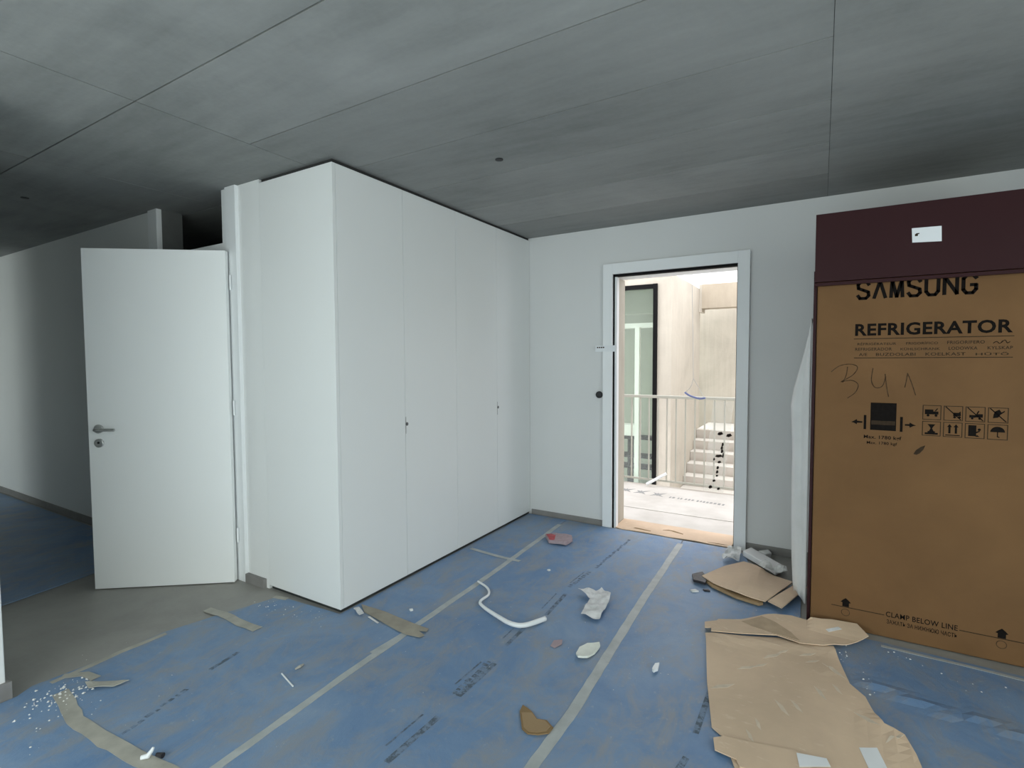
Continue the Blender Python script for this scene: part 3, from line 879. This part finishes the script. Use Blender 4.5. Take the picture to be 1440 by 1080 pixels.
for i in range(4):
    pictogram(2.677 + i * 0.0775, 1.128 - i * 0.0005, G_[i])
    pictogram(2.677 + i * 0.0775, 1.052 - i * 0.0005, G_[4 + i])
vplate('stain', [(2.613, 0.926), (2.622, 0.945), (2.640, 0.962), (2.657, 0.971), (2.650, 0.950), (2.636, 0.930), (2.624, 0.923)], 'ink_soft', fb)
# clamp line near the foot
vplate('clamp_line', box2(2.296, 2.519, 0.1135, 0.117), 'ink_soft', fb)
vplate('clamp_line', box2(2.804, 3.09, 0.1135, 0.117), 'ink_soft', fb)
vtext('clamp_lettering', 'CLAMP BELOW LINE', 2.525, 2.798, 0.110, 0.026, 'ink_black', fb, 0.012, slope=0.0)
vtext('clamp_lettering', '\u0417\u0410\u0416\u0410\u0422\u042c \u0417\u0410 \u041d\u0418\u0416\u041d\u042e\u042e \u0427\u0410\u0421\u0422\u042c', 2.529, 2.797, 0.076, 0.021, 'ink_black', fb, 0.012)
for mx in (2.358, 2.951):
    vplate('clamp_mark', [(mx - 0.014, 0.118), (mx + 0.014, 0.118), (mx + 0.014, 0.138), (mx + 0.022, 0.140), (mx + 0.012, 0.152), (mx, 0.162), (mx - 0.012, 0.152), (mx - 0.022, 0.140), (mx - 0.014, 0.138)], 'ink_black', fb)
    ring = arc(mx, 0.088, 0.019, 0, 2 * PI, 18)
    vmulti('clamp_ring', [[ring[i], ring[i + 1], (mx + (ring[i + 1][0] - mx) * 0.85, 0.088 + (ring[i + 1][1] - 0.088) * 0.85), (mx + (ring[i][0] - mx) * 0.85, 0.088 + (ring[i][1] - 0.088) * 0.85)] for i in range(18)], 'pencil', fb)

# ---- white foam sheet hanging beside the carton
fs = MB()
prof = [(0.048, 2.118), (0.10, 2.112), (0.25, 2.104), (0.45, 2.100), (0.65, 2.097), (0.85, 2.097), (1.00, 2.092), (1.12, 2.086), (1.22, 2.100), (1.32, 2.124), (1.42, 2.147), (1.52, 2.167), (1.60, 2.180)]
nc = 7
for z_, xl in prof:
    for j in range(nc):
        t_ = j / (nc - 1)
        fs.v.append((xl + (2.176 - xl) * t_, -0.70 - 0.12 * t_ + 0.018 * math.sin(3.1 * t_ * PI + z_ * 2.0) * (1 - abs(t_ - 0.5)) + 0.006 * math.sin(z_ * 9), z_ + 0.012 * math.sin(t_ * 5) * (1 if z_ < 0.05 else 0)))
for i in range(len(prof) - 1):
    for j in range(nc - 1):
        k = i * nc + j
        fs.f.append((k, k + 1, k + nc + 1, k + nc))
fo = fs.build('foam_sheet', 'foam_white', None, smooth=True)
md = fo.modifiers.new('thickness', 'SOLIDIFY'); md.thickness = 0.008; md.offset = 0
tag(fo, 'white foam wrapping sheet standing upright beside the brown carton', 'foam sheet')

# ---- outlines of what lies on the floor, in metres on the floor plan
F = {
 'seam1a': [(0.498, -3.123), (0.473, -2.731), (0.46, -2.46), (0.457, -2.203)],
 'seam1b': [(0.447, -2.069), (0.427, -1.304), (0.376, -0.174)],
 'seam1c': [(0.433, -2.339), (0.443, -2.128)],
 'seam2': [(1.406, -2.601), (1.428, -2.207), (1.377, -1.22), (1.351, -0.129)],
 'cross': [(0.054, -1.0), (0.306, -1.028), (0.484, -1.027)],
 'brown': [(0.024, -2.021), (0.195, -2.016), (0.433, -2.036), (0.529, -2.037), (0.538, -2.064), (0.499, -2.079), (0.551, -2.095), (0.542, -2.123), (0.469, -2.135), (0.408, -2.132), (0.107, -2.077)],
 'brown2': [(0.031, -2.084), (0.052, -2.063), (0.13, -2.1), (0.122, -2.123)],
 'brown3': [(0.165, -2.107), (0.169, -2.095), (0.261, -2.119), (0.26, -2.129)],
 'tapeA': [(-0.673, -2.496), (-0.488, -2.48), (-0.356, -2.49), (-0.231, -2.483)],
 'tapeB': [(-0.472, -3.204), (-0.213, -3.245), (0.024, -3.234), (0.238, -3.213), (0.422, -3.188)],
 'tapeC': [(-0.611, -3.231), (-0.601, -3.114), (-0.613, -2.946), (-0.605, -2.742)],
 'tapeD': [(-0.582, -3.133), (-0.572, -3.085), (-0.463, -3.081)],
 'shred': [(-0.442, -3.132), (-0.346, -3.053), (-0.296, -3.029), (-0.314, -3.079), (-0.382, -3.141)],
 'bigcard': [(1.756, -1.373), (1.907, -1.315), (2.074, -1.232), (2.166, -1.244), (2.303, -1.206), (2.357, -1.491), (2.407, -1.562), (2.43, -1.664), (2.454, -1.735), (2.513, -1.754), (2.533, -1.858), (2.542, -1.957), (2.264, -2.153), (2.026, -2.268), (1.951, -2.086), (1.903, -2.051), (1.835, -1.77), (1.774, -1.453)],
 'botflap': [(1.919, -2.116), (1.951, -2.089), (2.048, -2.069), (2.18, -2.037), (2.264, -2.153), (2.019, -2.211), (2.004, -2.181), (1.934, -2.174)],
 'topflap': [(1.736, -1.281), (1.787, -1.234), (1.791, -1.215), (1.894, -1.163), (1.997, -1.077), (2.168, -1.002), (2.207, -1.013), (2.411, -0.893), (2.443, -1.06), (2.362, -1.158), (2.269, -1.227), (2.166, -1.258), (2.065, -1.238), (1.906, -1.308), (1.781, -1.358), (1.775, -1.323), (1.747, -1.339)],
 'fslot': [(2.279, -1.051), (2.331, -1.012), (2.342, -1.037), (2.284, -1.078)],
 'lab1': [(2.18, -2.051), (2.269, -2.028), (2.281, -2.064), (2.191, -2.117)],
 'lab2': [(2.368, -1.899), (2.422, -1.871), (2.444, -1.968), (2.391, -1.999)],
 'cardB': [(1.616, -0.722), (1.714, -0.498), (1.811, -0.345), (1.896, -0.379), (1.958, -0.485), (2.106, -0.543), (1.985, -0.902), (1.831, -0.87), (1.689, -0.787)],
 'cardB2': [(2.111, -0.575), (1.998, -0.884), (2.068, -0.93), (2.135, -0.724), (2.181, -0.568)],
 'cardBlow': [(1.629, -0.726), (1.671, -0.629), (1.986, -0.721), (1.93, -0.846), (1.807, -0.825)],
 'black': [(1.554, -0.71), (1.605, -0.643), (1.647, -0.728), (1.652, -0.806), (1.579, -0.791)],
 'plank': [(1.77, -0.035), (1.815, 0.073), (2.043, -0.204), (1.998, -0.297)],
 'chunk': [(1.858, 0.016), (1.926, 0.088), (1.951, 0.006), (1.908, -0.08), (1.874, -0.054)],
 'wrap1': [(1.66, -0.255), (1.682, -0.054), (1.768, -0.02), (1.798, -0.159), (1.781, -0.314), (1.705, -0.345)],
 'wrap2': [(1.905, -0.338), (1.94, -0.25), (2.051, -0.212), (2.067, -0.348), (2.001, -0.399), (1.936, -0.399)],
 'tube': [(0.429, -1.451), (0.528, -1.496), (0.587, -1.57), (0.592, -1.659), (0.64, -1.709), (0.801, -1.778), (0.892, -1.8), (0.952, -1.773), (1.008, -1.665)],
 'paper': [(1.019, -1.264), (1.117, -1.229), (1.132, -1.176), (1.211, -1.236), (1.237, -1.341), (1.24, -1.414), (1.256, -1.528), (1.221, -1.531), (1.145, -1.515), (1.137, -1.427), (1.122, -1.329)],
 'dish': [(1.276, -1.877), (1.267, -1.815), (1.287, -1.767), (1.337, -1.738), (1.349, -1.759), (1.346, -1.823), (1.331, -1.872), (1.296, -1.899)],
 'bit': [(1.614, -1.818), (1.615, -1.775), (1.63, -1.76), (1.636, -1.806), (1.624, -1.83)],
 'scrap': [(1.24, -2.337), (1.232, -2.299), (1.259, -2.307), (1.283, -2.317), (1.319, -2.342), (1.355, -2.329), (1.395, -2.355), (1.394, -2.389), (1.362, -2.416), (1.327, -2.429), (1.296, -2.417)],
 'red': [(0.423, -0.525), (0.463, -0.446), (0.605, -0.438), (0.648, -0.52), (0.638, -0.611), (0.502, -0.622)],
 'redp': [(0.423, -0.525), (0.446, -0.474), (0.539, -0.6), (0.502, -0.622)],
 'pink': [(1.136, -1.863), (1.129, -1.809), (1.162, -1.782), (1.178, -1.824), (1.162, -1.869)],
 'stick': [(0.216, -2.658), (0.337, -2.69)],
 'plug': [(0.257, -3.212), (0.255, -3.18)],
 'tick': [(0.24, -2.608), (0.24, -2.564)],
 'mat': [(0.795, 0.005), (1.705, -0.008), (1.667, 0.197), (0.799, 0.226)],
 'marks': [[(0.994, -0.235), (0.974, -0.87)], [(0.936, -1.314), (0.953, -1.6)], [(0.919, -1.751), (0.926, -1.964)], [(0.95, -2.114), (0.945, -2.384)], [(0.952, -2.519), (0.943, -2.791)], [(-0.072, -2.796), (-0.097, -2.649)], [(0.029, -3.192), (-0.037, -2.92)], [(1.832, -1.819), (1.831, -2.109)], [(1.827, -2.239), (1.813, -2.328)]],
 'corr': [(-1.741, -3.014), (-1.821, -2.603)],
}

# ================================================================== FLOOR FLEECE AND TAPE
def lerp_tab(tab, y):
    if y <= tab[0][0]: return tab[0][1]
    for (a_, p_), (b_, q_) in zip(tab, tab[1:]):
        if y <= b_: return p_ + (q_ - p_) * (y - a_) / (b_ - a_)
    return tab[-1][1]


FG = 'fleece lengths on the floor'
# outlines run along the room; neighbours butt against each other at the taped seams
def fleece(poly, label, zoff=0.0, step=0.08):
    o = card('floor_fleece', poly, 'blue_fleece', lambda x, y: cover_z(x, y) + zoff, 0.0035, step=step)
    return tag(o, label, 'floor covering', FG)


YN = -5.25
fl1 = fleece([(-0.595, YN), (0.472, YN), (0.490, -3.10), (0.466, -2.60), (0.450, -2.05), (0.428, -1.30), (0.372, -0.03), (0.004, -0.03), (0.004, -2.155),
              (-0.47, -2.19), (-0.50, -2.30), (-0.56, -2.50), (-0.622, -2.74), (-0.612, -2.95), (-0.615, -3.10), (-0.632, -3.25), (-0.595, -3.31)],
             'dusty blue floor fleece running along the foot of the white wardrobe')
fl2 = fleece([(0.478, YN), (1.392, YN), (1.404, -2.60), (1.426, -2.20), (1.376, -1.22), (1.349, -0.045), (0.378, -0.03), (0.434, -1.30), (0.456, -2.05), (0.472, -2.60), (0.496, -3.10)],
             'blue floor fleece between the two long tape seams')
fl3 = fleece([(1.398, YN), (2.235, YN), (2.235, -1.05), (2.16, -1.03), (2.15, -0.55), (1.86, -0.40), (1.80, -0.14), (1.70, -0.05), (1.355, -0.045), (1.382, -1.22), (1.432, -2.20), (1.410, -2.60)],
             'blue floor fleece leading to the entry, right of the second seam')
fl4 = fleece([(2.241, YN), (4.12, YN), (4.12, -1.06), (3.30, -1.04), (2.80, -1.03), (2.52, -1.012), (2.241, -1.02)],
             'creased blue floor fleece in front of the brown carton', step=0.04)
fl5 = fleece([(-6.8, -3.30), (-1.72, -3.30), (-1.741, -3.014), (-1.78, -2.80), (-1.821, -2.603), (-1.86, -2.18), (-6.8, -2.18)],
             'blue floor fleece in the dark corridor behind the inner door')


def print_mark(parent, a_, b_, wd, kinds):
    """one worn line of advertising print on the fleece: two bars with broken letters between them"""
    a_ = Vector(a_); b_ = Vector(b_); t_ = (b_ - a_); L_ = t_.length; t_.normalize(); n_ = Vector((-t_.y, t_.x))
    m_ = []
    if kinds & 1: m_.append((0.0, L_, wd * 0.42, wd * 0.36))
    if kinds & 2: m_.append((L_ * 0.08, L_ * 0.8, -wd * 0.42, wd * 0.10))
    if kinds & 4:
        s_ = 0.0
        while s_ < L_:
            q_ = rnd.uniform(0.012, 0.03)
            m_.append((s_, min(L_, s_ + q_), rnd.uniform(-0.1, 0.1) * wd, wd * rnd.uniform(0.22, 0.42)))
            s_ += q_ + rnd.uniform(0.004, 0.012)
    for s0, s1, off, ww in m_:
        c_ = [a_ + t_ * s0 + n_ * (off - ww / 2), a_ + t_ * s1 + n_ * (off - ww / 2), a_ + t_ * (s1 - 0.004) + n_ * (off + ww / 2), a_ + t_ * s0 + n_ * (off + ww / 2)]
        card('printed_bar', [tuple(p) for p in c_], 'fleece_print', lambda x, y: cover_z(x, y) + 0.0011, 0.0012, parent, step=0.06)


rnd = random.Random(11)
mk = F['marks']
for (p_, q_), par, wd_, kd in zip(mk, (fl2, fl2, fl2, fl2, fl2, fl1, fl1, fl3, fl3), (0.05, 0.06, 0.055, 0.07, 0.07, 0.05, 0.05, 0.06, 0.06), (4, 3, 3, 7, 3, 1, 4, 1, 1)):
    print_mark(par, p_, q_, wd_, kd)
print_mark(fl2, (0.96, -0.95), (0.945, -1.22), 0.06, 6)
print_mark(fl2, (0.94, -2.95), (0.94, -3.3), 0.07, 7)

TG = 'adhesive tape on the floor'


def tape(path, w_, mat, label, lift=0.0016, jag=0.0):
    P = resample([Vector((x, y, 0)) for x, y in path], 0.05)
    poly = ribbon_poly([(p.x, p.y) for p in P], w_)
    if jag:
        poly = [(x + rnd.uniform(-jag, jag), y + rnd.uniform(-jag, jag)) for x, y in poly]
    o = card('tape_strip', poly, mat, lambda x, y: cover_z(x, y) + lift, 0.0014, step=0.08)
    return tag(o, label, 'tape', TG)


tape([(0.476, YN + 0.1), (0.492, -3.15)] + F['seam1a'][1:] + F['seam1b'], 0.036, 'tape_grey', 'long pale tape seam running from the foreground to the wardrobe corner', jag=0.0015)
tape(F['seam1c'], 0.020, 'tape_grey', 'short thin tape strip lying parallel to the left seam', 0.0018)
tape([(1.395, YN + 0.1)] + [(1.412, -2.62), (1.418, -2.22), (1.398, -1.75)] + F['seam2'][2:], 0.044, 'tape_grey', 'long pale tape seam leading straight to the open entry', jag=0.0015)
tape([(1.416, -2.18), (1.412, -2.08)], 0.042, 'tape_grey', 'short tape patch doubling the entry seam beside the torn brown scrap', 0.0030)
tape(F['cross'], 0.032, 'tape_grey', 'short tape strip crossing the left seam beside the wardrobe', 0.0032)
tape(F['tapeA'], 0.050, 'tape_beige', 'beige tape piece bridging bare tile and blue fleece near the wardrobe side', 0.0028, jag=0.003)
tape(F['tapeB'], 0.055, 'tape_beige', 'long curved beige tape strip in the lower left foreground', 0.0022, jag=0.003)
tape([(-0.585, -3.20)] + [(x + 0.012, y) for x, y in F['tapeC'][1:]], 0.030, 'tape_beige', 'beige tape strip along the fleece edge by the bare tile', 0.0020, jag=0.003)
tape([(-0.60, -3.16), (-0.53, -3.10), (-0.45, -3.09)], 0.035, 'tape_beige', 'small beige tape end crossing the fleece edge near the left wall corner', 0.0040, jag=0.003)
tape([(2.50, -1.055), (2.75, -1.062), (3.10, -1.075)], 0.020, 'tape_grey', 'thin pale tape line along the foot of the brown carton', 0.0020)
tape([(-0.49, -2.21), (-0.40, -2.19)], 0.03, 'tape_beige', 'tiny tape piece at the lower corner of the wardrobe side', 0.0020)

# kraft paper tape torn off at the wardrobe corner
kt = tag(card('kraft_tape', F['brown'], 'kraft_tape', lambda x, y: cover_z(x, y) + 0.0045 + 0.003 * fbm(x, y, 9, 2), 0.0014, step=0.04),
         'wide brown kraft tape with ragged end at the wardrobe corner', 'tape', TG)
card('torn_piece', F['brown2'], 'paper_white', lambda x, y: cover_z(x, y) + 0.012 + 0.01 * fbm(x, y, 30, 2), 0.004, kt, step=0.02)
card('torn_piece', F['brown3'], 'paper_white', lambda x, y: cover_z(x, y) + 0.004, 0.002, kt, step=0.03)

# ================================================================== THINGS LYING ON THE FLOOR
def poly_card(name, key, mat, base, amp, fs_, thick, step, label, cat, seed=1.0, group=None):
    o = card(name, F[key] if isinstance(key, str) else key, mat, lambda x, y: cover_z(x, y) + base + amp * (0.5 + 0.5 * fbm(x, y, fs_, seed)), thick, step=step)
    return tag(o, label, cat, group)


# ---- big flattened carton in the right foreground
bc = tag(empty('flattened_carton', (2.15, -1.7, 0)), 'large flattened cardboard sheet in the right foreground', 'cardboard')
def bcz(x, y): return cover_z(x, y) + 0.008 + 0.004 * fbm(x, y, 3, 7) + 0.018 * math.exp(-(seg_dist(x, y, (2.45, -1.72), (2.55, -1.96)) / 0.05) ** 2) + 0.010 * math.exp(-(seg_dist(x, y, (1.80, -1.38), (2.3, -1.24)) / 0.04) ** 2)
mp = card('main_panel', F['bigcard'], 'floor_cardboard', bcz, 0.005, bc, step=0.04)
card('side_flap', F['botflap'], 'floor_cardboard', lambda x, y: bcz(x, y) + 0.007, 0.004, bc, step=0.04)
tf = [(1.736, -1.281), (1.787, -1.234), (1.791, -1.215), (1.894, -1.163), (1.997, -1.077), (2.12, -1.02), (2.207, -1.013), (2.30, -0.988), (2.406, -0.980), (2.45, -1.05), (2.362, -1.158), (2.269, -1.227), (2.166, -1.262), (2.065, -1.238), (1.906, -1.308), (1.781, -1.358), (1.775, -1.323), (1.747, -1.339)]
def tfz(x, y):
    z = cover_z(x, y) + 0.021 + 0.004 * fbm(x, y, 4, 2)
    u_ = max(0.0, min(1.0, (y + 1.22) / 0.2)); v_ = max(0.0, 1 - abs(x - 2.03) / 0.22)
    z += 0.030 * u_ * v_                                    # bulged fold
    if x > 2.2: z += max(0.0, (y + 1.10)) * 0.25
    return z
fp = card('fold_flap', tf, 'floor_cardboard', tfz, 0.0045, bc, step=0.03)
card('fold_shade', [(1.90, -1.185), (1.985, -1.10), (2.06, -1.135), (2.125, -1.185), (2.165, -1.245), (2.10, -1.235), (2.03, -1.228), (1.955, -1.212)], 'kraft_shade', lambda x, y: tfz(x, y) + 0.0018, 0.0015, fp, step=0.03)  # darker patch paints the shade under the fold onto the flap
card('grip_slot', [(2.272, -1.072), (2.326, -1.034), (2.340, -1.046), (2.285, -1.086)], 'paper_white', lambda x, y: tfz(x, y) + 0.0012, 0.001, fp, step=0.1)
card('paper_label', F['lab1'], 'sticker_white', lambda x, y: bcz(x, y) + 0.0088, 0.001, bc, step=0.05)
card('paper_label', F['lab2'], 'sticker_white', lambda x, y: bcz(x, y) + 0.0014, 0.001, bc, step=0.05)
rnd = random.Random(5)
for cx, cy, ln, an in ((2.06, -1.42, .11, .9), (2.10, -1.36, .07, .9), (1.97, -1.58, .10, .8), (2.02, -1.53, .08, .9), (1.90, -1.78, .12, .8), (2.20, -1.33, .09, .7), (2.22, -1.38, .07, .7),
                       (2.25, -1.62, .09, 2.1), (2.31, -1.56, .07, 2.1), (2.12, -1.80, .10, 2.2), (2.17, -1.76, .08, 2.2), (2.05, -1.95, .07, 2.0), (2.03, -2.03, .07, 2.1), (2.30, -1.42, .12, 2.4), (2.40, -1.72, .10, 2.5), (2.48, -1.80, .10, .9)):
    d_ = Vector((math.cos(an), math.sin(an))) * ln / 2; n_ = Vector((-d_.y, d_.x)) * 0.22; c_ = Vector((cx, cy))
    card('scuff', [tuple(c_ - d_), tuple(c_ + n_ - d_ * .3), tuple(c_ + d_), tuple(c_ - n_ + d_ * .2)], 'kraft_scuff' if 'kraft_scuff' in M else 'tape_beige', lambda x, y: bcz(x, y) + 0.0009, 0.0008, mp, step=0.1)

# ---- cardboard pieces beside the entry
def cbz(x, y): return cover_z(x, y) + 0.034 + 0.012 * math.exp(-(seg_dist(x, y, (1.93, -0.46), (1.84, -0.84)) / 0.05) ** 2) + 0.006 * fbm(x, y, 5, 3)
tag(card('cardboard_piece', F['cardB'], 'floor_cardboard', cbz, 0.006, step=0.04), 'folded tan cardboard piece on the floor right of the entry', 'cardboard', 'cardboard pieces by the entry')
tag(card('cardboard_piece', F['cardB2'], 'floor_cardboard', lambda x, y: cover_z(x, y) + 0.030 + 0.005 * fbm(x, y, 5, 8), 0.006, step=0.04),
    'narrow tan cardboard piece next to the foot of the foam sheet', 'cardboard', 'cardboard pieces by the entry')
tag(card('cardboard_piece', [(1.635, -0.745), (1.66, -0.70), (1.72, -0.62), (1.96, -0.70), (1.975, -0.90), (1.955, -0.922), (1.83, -0.893), (1.69, -0.812)], 'scrap_cardboard', lambda x, y: cover_z(x, y) + 0.020 + 0.003 * fbm(x, y, 6, 5), 0.012, step=0.04),
    'lower cardboard layer peeking out beneath the folded tan piece', 'cardboard', 'cardboard pieces by the entry')
poly_card('black_plastic_piece', 'black', 'black_plastic', 0.02, 0.015, 18, 0.015, 0.03, 'black plastic scrap at the left tip of the folded cardboard', 'scrap')

# ---- white foam plank, chunk and plastic wrap by the right door jamb
pk = MB().prism([(1.785, -0.175), (1.826, -0.075), (2.049, -0.331), (2.006, -0.422)], 0.012, 0.052)
tag(pk.build('foam_plank', 'foam_white', None, bevel=0.005), 'white foam edge plank lying at the right foot of the entry frame', 'foam')
ck = MB().prism([(1.872, -0.100), (1.934, -0.030), (1.960, -0.100), (1.925, -0.155)], 0.002, 0.045)
tag(ck.build('foam_chunk', 'foam_white', None, bevel=0.008), 'small white foam chunk behind the foam plank by the wall', 'foam')
poly_card('plastic_wrap', [(1.668, -0.32), (1.688, -0.16), (1.745, -0.10), (1.768, -0.12), (1.775, -0.20), (1.783, -0.36), (1.72, -0.41)], 'plastic_wrap', 0.008, 0.075, 14, 0.002, 0.016, 'crumpled clear plastic wrap beside the right door jamb', 'plastic wrap', 4.0)
poly_card('plastic_wrap', [(1.905, -0.44), (1.94, -0.36), (1.99, -0.45), (2.055, -0.36), (2.072, -0.46), (2.001, -0.50), (1.936, -0.50)], 'plastic_wrap', 0.045, 0.05, 16, 0.002, 0.016, 'crumpled plastic film between foam plank and folded cardboard', 'plastic wrap', 9.0)

# ---- bent white conduit
tp = [(x, y) for x, y in F['tube']]
rr_ = [0.006, 0.007, 0.007, 0.008, 0.009, 0.011, 0.012, 0.0125, 0.0125]
SP = smooth_path([(x, y, 0) for x, y in tp], 6)
rads = [rr_[min(len(rr_) - 1, i // 6)] + (rr_[min(len(rr_) - 1, i // 6 + 1)] - rr_[min(len(rr_) - 1, i // 6)]) * (i % 6) / 6 for i in range(len(SP))]
tag(MB().tube([(p.x, p.y, cover_z(p.x, p.y) + r_ + 0.0038) for p, r_ in zip(SP, rads)], rads, 12).build('conduit', 'plastic_white', None, smooth=True),
    'bent white plastic conduit lying between the two tape seams', 'conduit')
# ---- scraps
poly_card('crumpled_paper', 'paper', 'paper_white', 0.003, 0.045, 20, 0.0015, 0.014, 'crumpled whitish paper wrapper left of the entry seam', 'paper', 6.0)
dpoly = F['dish']
dcx = sum(p[0] for p in dpoly) / len(dpoly); dcy = sum(p[1] for p in dpoly) / len(dpoly)
def dish_z(x, y):
    r_ = math.hypot(x - dcx, y - dcy) / 0.085
    return cover_z(x, y) + 0.012 + 0.010 * min(1.0, r_ * r_)
tag(card('soap_dish', dpoly, 'dish_cream', dish_z, 0.009, step=0.012), 'small cream oval dish beside the entry seam', 'dish')
poly_card('plastic_bit', 'bit', 'plastic_white', 0.012, 0.012, 30, 0.012, 0.01, 'tiny white plastic bit right of the entry seam', 'scrap')
sp = card('cardboard_scrap', F['scrap'], 'edge_cardboard', lambda x, y: cover_z(x, y) + 0.006 + 0.003 * fbm(x, y, 12, 2), 0.004, step=0.02)
tag(sp, 'torn brown cardboard scrap with dark rim in the centre foreground', 'cardboard')
sx_ = sum(p[0] for p in F['scrap']) / 11; sy_ = sum(p[1] for p in F['scrap']) / 11 - 0.006
card('bare_layer', [(sx_ + (x - sx_) * 0.86, sy_ + (y - sy_) * 0.84) for x, y in F['scrap'][3:] + F['scrap'][:1]], 'scrap_cardboard', lambda x, y: cover_z(x, y) + 0.0072 + 0.003 * fbm(x, y, 12, 2), 0.002, sp, step=0.02)
rp = tag(card('snack_packet', F['red'], 'pink_paper', lambda x, y: cover_z(x, y) + 0.030 + 0.008 * fbm(x, y, 14, 4), 0.022, step=0.025), 'red and pale packet lying near the wardrobe corner at the back wall', 'packet')
card('printed_end', [(0.430, -0.525), (0.450, -0.480), (0.50, -0.50), (0.535, -0.595), (0.502, -0.612)], 'red_print', lambda x, y: cover_z(x, y) + 0.0315 + 0.008 * fbm(x, y, 14, 4), 0.001, rp, step=0.03)
poly_card('pink_scrap', 'pink', 'pink_paper', 0.003, 0.002, 20, 0.002, 0.03, 'faint pinkish paper scrap between conduit and oval dish', 'scrap')
poly_card('foam_shred', 'shred', 'tape_beige', 0.006, 0.012, 22, 0.003, 0.02, 'torn pale shred near the curved tape in the left foreground', 'scrap')
a_, b_ = F['stick']
tag(MB().tube([(a_[0], a_[1], cover_z(*a_) + 0.004), (b_[0], b_[1], cover_z(*b_) + 0.004)], 0.0032, 8).build('wire_offcut', 'plastic_white'), 'thin white wire offcut left of the left tape seam', 'offcut')
a_, b_ = F['tick']
tag(MB().tube([(a_[0], a_[1], cover_z(*a_) + 0.005), (a_[0] + 0.004, (a_[1] + b_[1]) / 2, cover_z(*a_) + 0.007), (b_[0], b_[1], cover_z(*b_) + 0.005)], [0.004, 0.007, 0.003], 8).build('plaster_flake', 'tape_beige'),
    'pale flake just behind the thin white wire offcut', 'scrap')
pg = tag(empty('wall_plug', (0.255, -3.2, 0)), 'small white wall plug with dark tip on the curved foreground tape', 'wall plug')
MB().tube([(0.235, -3.215, 0.016), (0.250, -3.20, 0.018), (0.256, -3.19, 0.034), (0.257, -3.185, 0.042)], [0.007, 0.009, 0.006, 0.004], 10).build('plug_body', 'plastic_white', pg)
MB().tube([(0.262, -3.178, 0.014), (0.288, -3.170, 0.015)], [0.006, 0.009], 10).build('plug_tip', 'black_plastic', pg)
for (x_, y_), lab in (((0.728, -1.07), 'tiny white dot of debris near the conduit, towards the entry'), ((0.315, -1.93), 'tiny white chip just behind the brown kraft tape')):
    tag(MB().prism([(x_ - 0.012, y_ - 0.004), (x_ + 0.004, y_ - 0.010), (x_ + 0.012, y_ + 0.003), (x_, y_ + 0.010)], cover_z(x_, y_) + 0.0005, cover_z(x_, y_) + 0.011).build('debris_chip', 'plaster_crumb', None, bevel=0.002),
        lab, 'scrap')
for pts, lab in (([(1.585, -0.905), (1.61, -0.885), (1.632, -0.90), (1.60, -0.922)], 'pale chip on the fleece in front of the black scrap'),
                 ([(1.648, -0.86), (1.675, -0.845), (1.690, -0.862), (1.66, -0.872)], 'dark chip on the fleece in front of the black scrap')):
    tag(MB().prism(pts, cover_z(*pts[0]) + 0.0005, cover_z(*pts[0]) + 0.009).build('debris_chip', 'plaster_crumb' if 'pale' in lab else 'black_plastic', None), lab, 'scrap')

# ---- plaster crumbs nobody could count
def crumbs(name, spots, label):
    m_ = MB()
    for cx, cy, sx, sy, k_, smax in spots:
        for _ in range(k_):
            x = rnd.gauss(cx, sx); y = rnd.gauss(cy, sy); s_ = smax * rnd.uniform(0.3, 1) ** 1.5
            z = cover_z(x, y) + s_ * 0.5
            k = len(m_.v); an = rnd.uniform(0, PI)
            for dx, dy, dz in ((1, 0, 0), (-1, 0, 0), (0, 1, 0), (0, -1, 0), (0, 0, 0.7), (0, 0, -0.5)):
                q1 = (dx * math.cos(an) - dy * math.sin(an)) * s_ * rnd.uniform(0.6, 1.3); q2 = (dx * math.sin(an) + dy * math.cos(an)) * s_ * rnd.uniform(0.6, 1.3)
                m_.v.append((x + q1, y + q2, z + dz * s_))
            m_.f += [(k + a, k + b, k + c) for a, b, c in ((0, 2, 4), (2, 1, 4), (1, 3, 4), (3, 0, 4), (2, 0, 5), (1, 2, 5), (3, 1, 5), (0, 3, 5))]
    tag(m_.build(name, 'plaster_crumb'), label, 'crumbs', kind='stuff')


rnd = random.Random(21)
crumbs('plaster_crumbs', [(-0.46, -3.23, 0.05, 0.06, 60, 0.007), (-0.30, -3.30, 0.10, 0.07, 26, 0.005), (-0.40, -3.15, 0.05, 0.03, 22, 0.008), (-0.2, -3.1, 0.25, 0.2, 22, 0.004)],
       'white plaster crumbs scattered in front of the left wall corner')
crumbs('plaster_crumbs', [(-0.35, -2.28, 0.12, 0.04, 30, 0.005), (-0.12, -2.25, 0.08, 0.04, 16, 0.004)], 'white plaster crumbs along the foot of the wardrobe side')
crumbs('plaster_crumbs', [(2.35, -1.22, 0.015, 0.05, 12, 0.006), (2.42, -1.40, 0.02, 0.07, 9, 0.006), (2.75, -1.15, 0.2, 0.06, 14, 0.005), (2.55, -1.12, 0.04, 0.03, 4, 0.007)],
       'white plaster crumbs between the flattened sheet and the carton')
crumbs('plaster_crumbs', [(1.9, -1.0, 0.15, 0.08, 10, 0.004), (0.9, -1.9, 0.5, 0.5, 40, 0.003), (1.6, -1.9, 0.2, 0.3, 12, 0.003)], 'tiny pale specks scattered over the middle of the blue floor')
